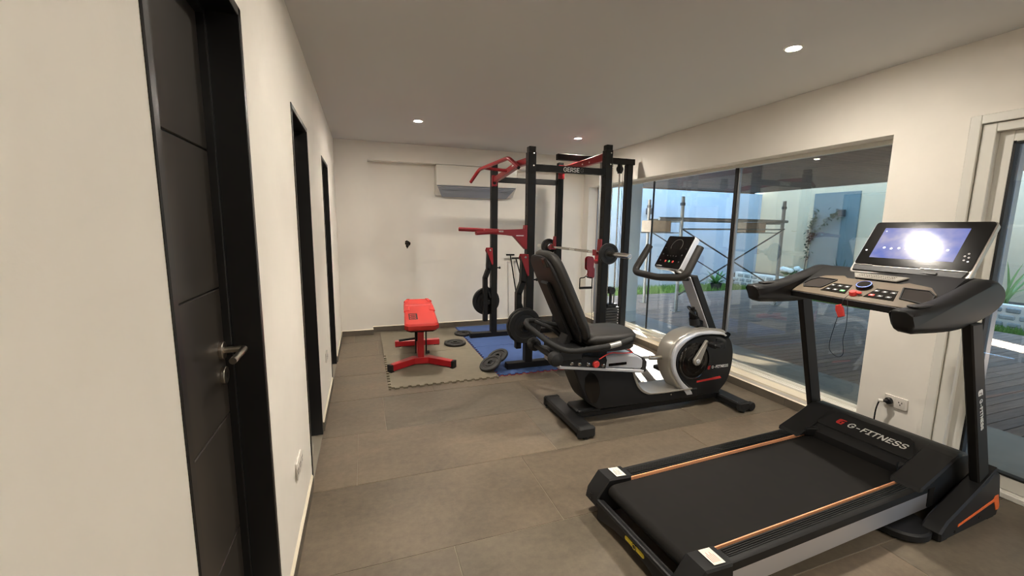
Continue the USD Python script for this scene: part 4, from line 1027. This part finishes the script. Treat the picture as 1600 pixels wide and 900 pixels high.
# seat, rail, handles
part(t, 'seat_rail', ext([(1.225, .452), (1.915, .352), (1.920, .372), (1.225, .478)], 2.470, 2.730, 'xz', .004), SILVP, 'silver seat rail')
part(t, 'rail_housing', ext([(1.575, .425), (1.90, .378), (1.925, .40), (1.920, .45), (1.86, .487), (1.76, .502), (1.575, .505)], 2.482, 2.718, 'xz', .010), SILVP, 'silver rail housing')
part(t, 'rail_slot', rbox(1.62, 2.478, .428, 1.77, 2.484, .448, .002), GLOSSB)
part(t, 'rail_end_cap', ext([(1.905, .352), (1.945, .356), (1.950, .43), (1.925, .462), (1.905, .468)], 2.476, 2.724, 'xz', .008), RUB, 'black end cap')
cr = part(t, 'seat_carriage', cat(ext([(1.235, .470), (1.590, .418), (1.600, .480), (1.590, .505), (1.235, .540)], 2.468, 2.732, 'xz', .006), rbox(1.22, 2.46, .50, 1.40, 2.74, .600, .012), rbox(1.38, 2.50, .50, 1.62, 2.70, .560, .01)), BLKP)
for i, x in enumerate((1.315, 1.375, 1.445, 1.565)):
    part(cr, 'axle_bolt', lathe([(0, .014), (.010, .012), (.015, .004), (.015, 0), (0, 0)], (x, 2.468, .497 - (x - 1.235) * .147), (0, -1, 0), 16), CHROME)
part(cr, 'adjuster_dial', lathe([(0, .016), (.020, .016), (.026, .010), (.027, 0), (0, 0)], (1.505, 2.468, .462), (0, -1, 0), 20), BTNR, 'red adjuster knob')
part(t, 'adjuster_rod', cat(cyl((1.94, YC, .425), (2.20, YC, .405), .010, 12), cyl((2.06, YC, .415), (2.19, YC, .405), .017, 14, .003)), STEEL, 'steel adjuster rod')
part(t, 'pulse_wire', tube(spl([(1.52, 2.45, .50), (1.60, 2.44, .54), (1.70, 2.445, .53), (1.80, 2.46, .525), (1.74, 2.47, .56)], 6), .004, 6), PRINTR, 'thin red wire')
part(t, 'rear_roller', lathe([(0, 0), (.030, 0), (.045, .012), (.050, .03), (.050, .055), (.042, .075), (.02, .082), (0, .082)], (1.165, 2.455, .548), (0, -1, 0), 24), RUB)
part(t, 'rear_roller', lathe([(0, 0), (.030, 0), (.045, .012), (.050, .03), (.050, .055), (.042, .075), (.02, .082), (0, .082)], (1.165, 2.745, .548), (0, 1, 0), 24), RUB)
part(t, 'roller_axle', cyl((1.165, 2.44, .548), (1.165, 2.76, .548), .018, 12), BLK)
part(t, 'roller_arm', beam((1.165, YC, .548), (1.26, YC, .535), .16, .05, .006), BLKP)
seat = sm([(1.42, 2.43), (1.60, 2.415), (1.76, 2.425), (1.835, 2.48), (1.855, 2.60), (1.835, 2.72), (1.76, 2.775), (1.60, 2.785), (1.42, 2.77), (1.395, 2.60)], 3)[:-1]
part(t, 'seat_cushion', ext(seat, .598, .680, 'xy', .026), VINB, 'black padded seat', smooth=60)
part(t, 'seat_pan', ext([tuple(p) for p in inset(seat, .012)] if sg.Polygon(seat).exterior.is_ccw else [tuple(p) for p in inset(seat[::-1], .012)], .555, .602, 'xy', .010), BLKP)
up = np.array([-.285, 0, .60]); up /= np.linalg.norm(up); nn = np.array([up[2], 0, -up[0]]); ey_ = np.array([0, 1.0, 0])
bo_ = np.array([1.375, YC, .612])
bp = sm([(-.15, 0), (-.19, .10), (-.195, .30), (-.19, .50), (-.165, .62), (-.10, .672), (0, .68), (.10, .672), (.165, .62), (.19, .50), (.195, .30), (.19, .10), (.15, 0)], 3)
B1 = ext(bp, .022, .100, 'xy', .030)
part(t, 'backrest_pad', place(B1, bo_, ey_, up, nn), VINB, 'black padded backrest', smooth=60)
part(t, 'backrest_shell', place(ext([tuple(p) for p in inset(bp if sg.Polygon(bp).exterior.is_ccw else bp[::-1], .010)], 0, .026, 'xy', .010), bo_, ey_, up, nn), BLKP, smooth=50)
part(t, 'backrest_support', cat(beam(bo_ + up * .02 - nn * .012, bo_ + up * .48 - nn * .012, .12, .030, .008, (1, 0, .3)), beam((1.30, YC, .56), bo_ + up * .06 - nn * .01, .10, .05, .006)), BLKP)
part(t, 'top_bracket', place(rbox(-.155, .60, -.014, -.10, .665, .004, .004), bo_, ey_, up, nn), GLOSSB)
hp_ = spl([(1.70, 2.335, .660), (1.55, 2.33, .632), (1.36, 2.335, .618), (1.235, 2.36, .612), (1.165, 2.46, .632), (1.125, 2.62, .668), (1.105, 2.78, .700), (1.135, 2.86, .712)], 6)
hp2 = spl([(1.135, 2.86, .712), (1.22, 2.885, .700), (1.36, 2.875, .665), (1.55, 2.865, .632), (1.78, 2.862, .61), (1.92, 2.862, .605)], 6)
part(t, 'side_handle', tube(hp_, .019, 14), RUB, 'black seat handle')
part(t, 'side_handle', tube(hp2, .019, 14), RUB, 'black seat handle')
for hpx, ks in ((hp_, (4, 8)), (hp2, (21, 25))):
    part(t, 'pulse_sensor', tube(hpx[ks[0]:ks[1]], .0196, 14), SILV, 'metal pulse sensor')
part(t, 'handle_bracket', beam((1.40, 2.34, .615), (1.46, 2.47, .57), .05, .025, .004), BLKP)
part(t, 'handle_bracket', cat(beam((1.40, 2.87, .655), (1.46, 2.73, .57), .05, .025, .004), tube(spl([(1.20, 2.86, .70), (1.30, 2.76, .66), (1.36, 2.70, .60)], 5), .016, 10)), BLKP)
part(t, 'handle_end', cyl((1.915, 2.862, .605), (1.95, 2.862, .605), .026, 16, .006), SILVP)

# ================================================================== TREADMILL (own axes: x forward, y to its left)
t = thing('treadmill', 'black folding treadmill with lit screen, orange stripes and silver side rail', 'treadmill', (1.119, 1.357, 0), 2.6, local=True)
arc = [(-.002 - .034 * math.sin(a), .137 + .034 * math.cos(a)) for a in np.linspace(0, math.pi, 9)]
part(t, 'running_belt', ext([(1.60, .171)] + arc + [(1.60, .103)], -.243, .243, 'xz', .003), BELT, 'dark woven running belt', smooth=40)
part(t, 'belt_deck', rbox(.06, -.24, .106, 1.66, .24, .165, .002), BLKP)
for s in (-1, 1):
    part(t, 'foot_rail', ext([(s * .262, .140), (s * .262, .181), (s * .318, .186), (s * .333, .180), (s * .336, .150)], .085, 1.50, 'yz', .003), BLKP)
    part(t, 'rail_ribs', cat(*[rbox(.12, s * v - .0022, .183, 1.30, s * v + .0022, .1885, .001) for v in (.272, .281, .290, .299, .308)]), RUB, kind='stuff')
    part(t, 'orange_stripe', rbox(.090, s * .247 - .0045, .160, 1.42, s * .247 + .0105 * s + .0045, .1835, .001) if False else rbox(.090, s * .2470, .160, 1.42, s * .2530, .1835, .001), ORG, 'thin orange stripe')
    part(t, 'side_frame', ext([(.06, .060), (1.66, .062), (1.74, .085), (1.775, .13), (1.765, .163), (.06, .150)], s * .334, s * .318, 'xz', .003), RAIL, 'pale silver side rail')
    part(t, 'side_frame_core', rbox(.07, s * .255, .075, 1.70, s * .320, .150, .003), BLKP)
    capP = [(-.030, .200), (.105, .190), (.110, .150), (.105, .045), (-.060, .030), (-.098, .075), (-.088, .125)]
    cp = part(t, 'rear_cap', ext(capP, s * .243, s * .345, 'xz', .007), BLKP)
    part(cp, 'sticker', (lambda m_: m_)(quadplate([(.022, s * .292 - .038, .1992), (.078, s * .292 - .038, .1945), (.078, s * .292 + .038, .1945), (.022, s * .292 + .038, .1992)], .001)), PAPER, 'white warning sticker', smooth=False)
    part(cp, 'sticker_print', cat(*[rbox(.030 + .008 * k_, s * .292 - .028, .1990 - .0007 * k_ - .0002, .032 + .008 * k_, s * .292 + (.02 if k_ % 2 else .008), .1998 - .0007 * k_, 0) for k_ in range(5)]), PRINTR if s < 0 else PRINTG, smooth=False)
    part(cp, 'screw_hole', cat(cyl((-.0915, s * .295, .112), (-.0935, s * .295, .108), .010, 12, .0005), cyl((-.0945, s * .295, .085), (-.097, s * .295, .082), .008, 12, .0005)), HOLE)
    part(t, 'rear_foot', rbox(-.01, s * .30 - .03, 0, .07, s * .30 + .03, .045, .006), RUB)
yarch = [(-.244, .010), (-.20, .022), (-.12, .045), (0, .055), (.12, .045), (.20, .022), (.244, .010), (.244, .098), (.20, .108), (-.20, .108), (-.244, .098)]
part(t, 'rear_cover', cat(ext(yarch, -.092, -.062, 'yz', .004), beam((-.078, -.244, .100), (-.078, .244, .100), .042, .020, .005, (.4, 0, 1))), BLKP)
ys = part(t, 'caution_sticker', ext(rrect(-.035, .078, .125, .020, .009, 4), -.0945, -.0915, 'yz', .0005), YEL, 'yellow caution sticker')
part(ys, 'caution_disc', cyl((-.0955, -.035, .078), (-.0925, -.035, .078), .0145, 18, .0004), PRINTK)
part(ys, 'caution_mark', cat(lathe([(.009, 0), (.012, 0), (.012, .0006), (.009, .0006), (.009, 0)], (-.0954, -.035, .078), (-1, 0, 0), 18), rbox(-.0958, -.085, .076, -.0944, -.055, .079, 0), rbox(-.0958, -.015, .076, -.0944, .015, .079, 0)), PRINTK if False else YEL)
# motor hood
hoodP = [(1.415, .165), (1.42, .212), (1.46, .240), (1.52, .272), (1.58, .302), (1.64, .314), (1.70, .306), (1.78, .258), (1.83, .17), (1.835, .075), (1.42, .075)]
part(t, 'motor_hood', ext(hoodP, -.352, .352, 'xz', .012), BLKP, smooth=30)
for s in (-1, 1):
    wing = [(1.305, .182), (1.315, .203), (1.40, .232), (1.48, .262), (1.56, .296), (1.62, .312), (1.62, .19), (1.45, .185)]
    part(t, 'hood_wing', ext(wing, s * .225, s * .354, 'xz', .008), BLKP, smooth=30)
    part(t, 'hood_curve', ext([(1.36, s * .230), (1.44, s * .19), (1.50, s * .16), (1.55, s * .23)][::1], .18, .232, 'xy', .010), BLKP)
sl_ = np.array([.12, 0, .062]); sl_ /= np.linalg.norm(sl_); ho = np.array([1.468, 0, .2475]); hE = np.array([0, -1.0, 0]); hN = np.cross(hE, sl_)
def hood(m_, s=0, tt=0, d=0): return place(m_, ho + hE * s + sl_ * tt + hN * d, hE, sl_, hN)
part(t, 'hood_panel', hood(ext([(-.22, .0), (.22, .0), (.235, .02), (.19, .128), (.17, .142), (-.17, .142), (-.19, .128), (-.235, .02)], -.006, .0045, 'xy', .003)), BLKP)
part(t, 'logo_emblem', hood(emblem(.042, (0, 0, 0), (1, 0, 0), (0, 1, 0)), -.152, .05, .0046), PRINTR, 'red maker emblem', smooth=False)
tx = meshkit.text_mesh('G-FITNESS', .036, .0012, True)
tx.vertices[:, 0] += tx.vertices[:, 1] * .22
part(t, 'lettering', hood(tx, -.098, .053, .0046), PRINTW, 'white maker name on the motor hood', smooth=False)
# base frame
for s, v0, v1 in ((-1, -.452, -.378), (1, .345, .415)):
    f_ = part(t, 'side_foot', ext([(1.285, .006), (1.80, .006), (1.815, .075), (1.765, .235), (1.735, .262), (1.59, .205), (1.33, .095), (1.275, .05)], v0, v1, 'xz', .008), BLKP)
    vo = v0 if s < 0 else v1
    part(f_, 'orange_accent', ext([(1.42, .062), (1.735, .112), (1.745, .128), (1.775, .128), (1.805, .060), (1.800, .042), (1.775, .045), (1.745, .098), (1.42, .050)], vo - .0025, vo + .0025, 'xz', .0008), ORGP, 'orange accent')
    part(f_, 'pad', rbox(1.30, v0 + .006, 0, 1.36, v1 - .006, .008, .001), RUB)
    part(f_, 'pad', rbox(1.73, v0 + .006, 0, 1.79, v1 - .006, .008, .001), RUB)
    part(f_, 'screw', cat(cyl((1.40, vo - .002 * 1, .03), (1.40, vo + .002, .03), .007, 10, .0005), cyl((1.62, vo - .002, .045), (1.62, vo + .002, .045), .007, 10, .0005)), GLOSSB)
part(t, 'base_frame', cat(rbox(1.66, -.40, .012, 1.72, .38, .06, .005), rbox(1.16, -.30, .012, 1.70, -.25, .055, .005), rbox(1.16, .25, .012, 1.70, .30, .055, .005)), BLK)
part(t, 'wheel_cover', lathe([(0, .008), (.115, .008), (.122, .014), (.122, .040), (.112, .048), (0, .05)], (1.235, -.31, 0), (0, 0, 1), 32), BLKP)
part(t, 'wheel_cover', lathe([(0, .008), (.115, .008), (.122, .014), (.122, .040), (.112, .048), (0, .05)], (1.235, .31, 0), (0, 0, 1), 32), BLKP)
part(t, 'incline_strut', cat(beam((1.40, -.29, .05), (1.60, -.29, .12), .04, .04, .004), beam((1.40, .29, .05), (1.60, .29, .12), .04, .04, .004)), BLK)
# uprights
def post(v0, v1, b_, tp):
    return ext([(b_[0] - .046, b_[1]), (b_[0] + .046, b_[1] + .02), (tp[0] + .046, tp[1]), (tp[0] - .046, tp[1])], v0, v1, 'xz', .006)
ur = part(t, 'upright', post(-.436, -.398, (1.672, .17), (1.325, 1.02)), BLK)
ul = part(t, 'upright', post(.362, .398, (1.705, .17), (1.455, 1.02)), BLK)
part(t, 'upright_collar', ext([(1.59, .19), (1.735, .245), (1.735, .275), (1.59, .205)], -.448, -.386, 'xz', .004), BLKP)
pdn = np.array([1.672 - 1.325, 0, .17 - 1.02]); pdn /= np.linalg.norm(pdn); pu = np.array([-pdn[2], 0, pdn[0]])
pt = np.array([1.325, -.4362, 1.02]) + pdn * .335
part(ur, 'logo_emblem', emblem(.036, pt - pu * .020 + np.array([0, -.0, 0]), pdn, pu), PRINTW, smooth=False)
part(ur, 'lettering', words('G-FITNESS', .022, pt + pdn * .052 - pu * .012, pdn, pu), PRINTW, 'white maker name running down the post', smooth=False)
# console assembly: its right side sits further back than its left
def shear(m_):
    m_ = m_.copy(); m_.vertices[:, 0] += .155 * (m_.vertices[:, 1] + .01); return m_
armP = sm([(.955, 1.004), (1.20, .992), (1.36, .998), (1.52, 1.03), (1.62, 1.075), (1.645, 1.13), (1.60, 1.185), (1.50, 1.200), (1.38, 1.172), (1.20, 1.128), (1.03, 1.104), (.915, 1.100), (.898, 1.085), (.92, 1.02)], 3)
for v0, v1 in ((-.425, -.340), (.320, .405)):
    ar = part(t, 'handrail', shear(ext(armP, v0, v1, 'xz', .020)), BLKP, 'moulded black handrail', smooth=60)
    part(ar, 'grip_insert', shear(ext(rrect(1.08, (v0 + v1) / 2, .20, .045, .012, 4), 1.104, 1.1125, 'xy', .003)), VINB)
trayP = [(1.195, 1.030), (1.190, 1.060), (1.480, 1.200), (1.60, 1.195), (1.655, 1.13), (1.62, 1.07), (1.45, 1.045)]
part(t, 'console_tray', shear(ext(trayP, -.345, .325, 'xz', .006)), BLKP)
tE, tY = np.array([0, -1.0, 0]), np.array([.290, 0, .140]); tY /= np.linalg.norm(tY); tN = np.cross(tE, tY); tO = np.array([1.190, -.01, 1.060])
def ctl(m_, s=0, tt=0, d=0): return shear(place(m_, tO + tE * s + tY * tt + tN * d, tE, tY, tN))
part(t, 'control_panel', ctl(ext([(-.325, .006), (.325, .006), (.325, .05), (.300, .15), (.255, .205), (.155, .225), (.13, .205), (-.13, .205), (-.155, .225), (-.255, .205), (-.300, .15), (-.325, .05)], -.002, .004, 'xy', .002)), BEIGE, 'dark champagne control panel')
for s in (-1, 1):
    cpz = [(s * .195, .075), (s * .285, .06), (s * .305, .09), (s * .295, .135), (s * .265, .165), (s * .165, .165)]
    part(t, 'cup_recess', ctl(ext(cpz if s > 0 else cpz, .0035, .0055, 'xy', .0006)), HOLE, 'dark cup holder recess')
    rgp = sg.Polygon(cpz); rgp = rgp.buffer(.006, join_style=1).difference(rgp)
    part(t, 'cup_rim', ctl(slab(rgp, .003, .009)), BLKP)
    kp = [(s * .045, .045), (s * .18, .045), (s * .155, .135), (s * .06, .135)]
    kpad = part(t, 'keypad', ctl(ext(kp, .0035, .006, 'xy', .0008)), GLOSSB)
    for i in range(3):
        for j in range(2):
            red = (s > 0 and i == 0 and j == 0); grn = (s < 0 and i == 0 and j == 0)
            part(kpad, 'button', ctl(ext(rrect(s * (.072 + i * .038), .068 + j * .042, .026, .018, .005, 3), .0058, .0078, 'xy', .0008)), BTNR if red else (BTNG if grn else BTNK))
            part(kpad, 'button_mark', ctl(slab(sg.box(s * (.072 + i * .038) - .005, .068 + j * .042 - .0035, s * (.072 + i * .038) + .005, .068 + j * .042 + .0035), .0078, .0082)), PRINTW, smooth=False)
dl = part(t, 'speed_dial', ctl(lathe([(0, .018), (.030, .018), (.036, .013), (.038, .0), (0, .0)], (0.0, .135, .004), (0, 0, 1), 32)), GLOSSB, 'round glossy dial')
part(dl, 'lit_ring', ctl(lathe([(.030, .0183), (.034, .0165), (.0345, .0172), (.0305, .0192), (.030, .0183)], (0, .135, .004), (0, 0, 1), 36)), RINGB)
spk = [(-.125, .262), (-.095, .215), (.105, .215), (.14, .262)]
sp_ = part(t, 'speaker_bar', ctl(ext(spk, .002, .012, 'xy', .003)), SILV, 'champagne speaker grille')
part(sp_, 'perforation', ctl(cat(*[slab(sg.Point(-.085 + i * .0085 + (j % 2) * .004, .224 + j * .008).buffer(.0022, 4), .0118, .0124) for i in range(21) for j in range(4)])), HOLE, kind='stuff', smooth=False)
# screen
sB, sY = np.array([1.468, -.09, 1.185]), np.array([.602, 0, .799]); sY /= np.linalg.norm(sY); sE = np.array([0, -1.0, 0]); sN = np.cross(sE, sY)
def scr(m_, s=0, tt=0, d=0):
    m_ = place(m_, sB + sE * s + sY * tt + sN * d, sE, sY, sN); m_.vertices[:, 0] += .05 * (m_.vertices[:, 1] + .09) - .155 * .08; return m_
sc = part(t, 'screen_housing', scr(ext(rrect(0, .170, .498, .350, .022, 4), -.028, .002, 'xy', .004)), SILV, 'tilted screen housing with champagne edge')
part(sc, 'bezel', scr(ext(rrect(0, .195, .484, .288, .016, 4), .0015, .006, 'xy', .001)), GLOSSB, 'gloss black bezel')
part(sc, 'picture', scr(ext(rrect(-.010, .198, .352, .200, .002, 2), .0055, .0068, 'xy', .0003)), SCREEN, 'lit blue screen picture')
part(sc, 'lower_band', scr(ext([(-.232, .008), (.228, .008), (.238, .044), (-.238, .044)], .001, .009, 'xy', .003)), BLKP)
part(sc, 'silver_line', scr(ext([(.06, .0455), (.236, .0455), (.236, .0505), (.06, .0505)], .002, .009, 'xy', .001)), SILV)
part(sc, 'silver_line', scr(ext([(-.236, .0455), (-.15, .0455), (-.15, .0495), (-.236, .0495)], .002, .008, 'xy', .001)), SILV)
part(sc, 'side_button', scr(lathe([(0, .002), (.004, .0018), (.005, 0), (0, 0)], (-.218, .145, .006), (0, 0, 1), 12)), ICONW)
for i, (a_, b_) in enumerate([(.196, .135), (.212, .128), (.200, .112), (.216, .105), (.206, .150)]):
    part(sc, 'key_icon', scr(slab(sg.Point(a_, b_).buffer(.004, 5).difference(sg.Point(a_, b_).buffer(.002, 5)), .006, .0066)), ICONW if i == 3 else PRINTW, smooth=False)
part(sc, 'app_icon', scr(cat(*[slab(sg.Point(-.14 + .033 * i, .165 - .004 * (i % 2)).buffer(.006, 6), .0068, .0072) for i in range(9)])), ICONW, smooth=False)
part(sc, 'status_icon', scr(slab(sg.Point(-.172, .275).buffer(.003, 6), .0068, .0072)), ICONW, smooth=False)
part(t, 'screen_hinge', shear(cat(beam((1.50, -.23, 1.19), (1.50, .05, 1.19), .04, .05, .008))), BLKP)
TM = t
_M = trimesh.transformations.rotation_matrix(math.radians(2.6), [0, 0, 1]); _M[:3, 3] = (1.119, 1.357, 0)
pc = part(T(TM.path, np.linalg.inv(_M)), 'power_cord', tube(spl([(XR - .058, 1.636, .322), (XR - .064, 1.645, .25), (XR - .062, 1.645, .12), (XR - .09, 1.62, .012), (XR - .20, 1.55, .006), (2.90, 1.45, .006)], 8), .0042, 8), BLKP, 'black mains cord')
part(pc, 'plug', cat(cyl((XR - .010, 1.603, .329), (XR - .034, 1.606, .329), .021, 18, .004), cyl((XR - .030, 1.606, .329), (XR - .052, 1.620, .327), .011, 12, .003, r2=.008)), BLKP)
part(pc, 'adapter', cyl((XR - .050, 1.619, .327), (XR - .066, 1.640, .325), .010, 12, .003), OUTW, 'white plug adapter')
# safety key with its cord
t = thing('safety_key', 'red safety key and clip with a long cord loop hanging from the treadmill console', 'safety key', (1.119, 1.357, 0), 2.6, local=True)
part(t, 'key', ctl(cat(lathe([(0, .020), (.014, .019), (.018, .014), (.019, .0), (0, 0)], (-.006, .052, .0045), (0, 0, 1), 20), ext(rrect(.012, .058, .04, .018, .008, 4), .010, .020, 'xy', .003))), BTNR)
kx = 1.170
part(t, 'clip', shear(place(ext([(-.016, -.030), (.016, -.030), (.020, .010), (.013, .034), (-.013, .034), (-.020, .010)], -.007, .007, 'xy', .003), (kx, .012, 1.000), (.1, -.92, .38), (.0, .38, .92))), BTNR)
loop = [(kx + .035, .0, 1.086), (kx - .004, .002, 1.060), (kx - .002, .006, 1.035), (kx, .010, 1.02)]
part(t, 'cord', shear(cat(tube(spl(loop, 4), .0016, 6), tube(spl([(kx, .020, .975), (kx + .01, .040, .90), (kx + .02, .058, .82), (kx + .02, .048, .775), (kx + .01, .0, .760), (kx, -.030, .79), (kx, -.020, .86), (kx, -.028, .93), (kx + .002, -.022, 1.02), (kx + .012, -.010, 1.066)], 6), .0016, 6))), PRINTK)
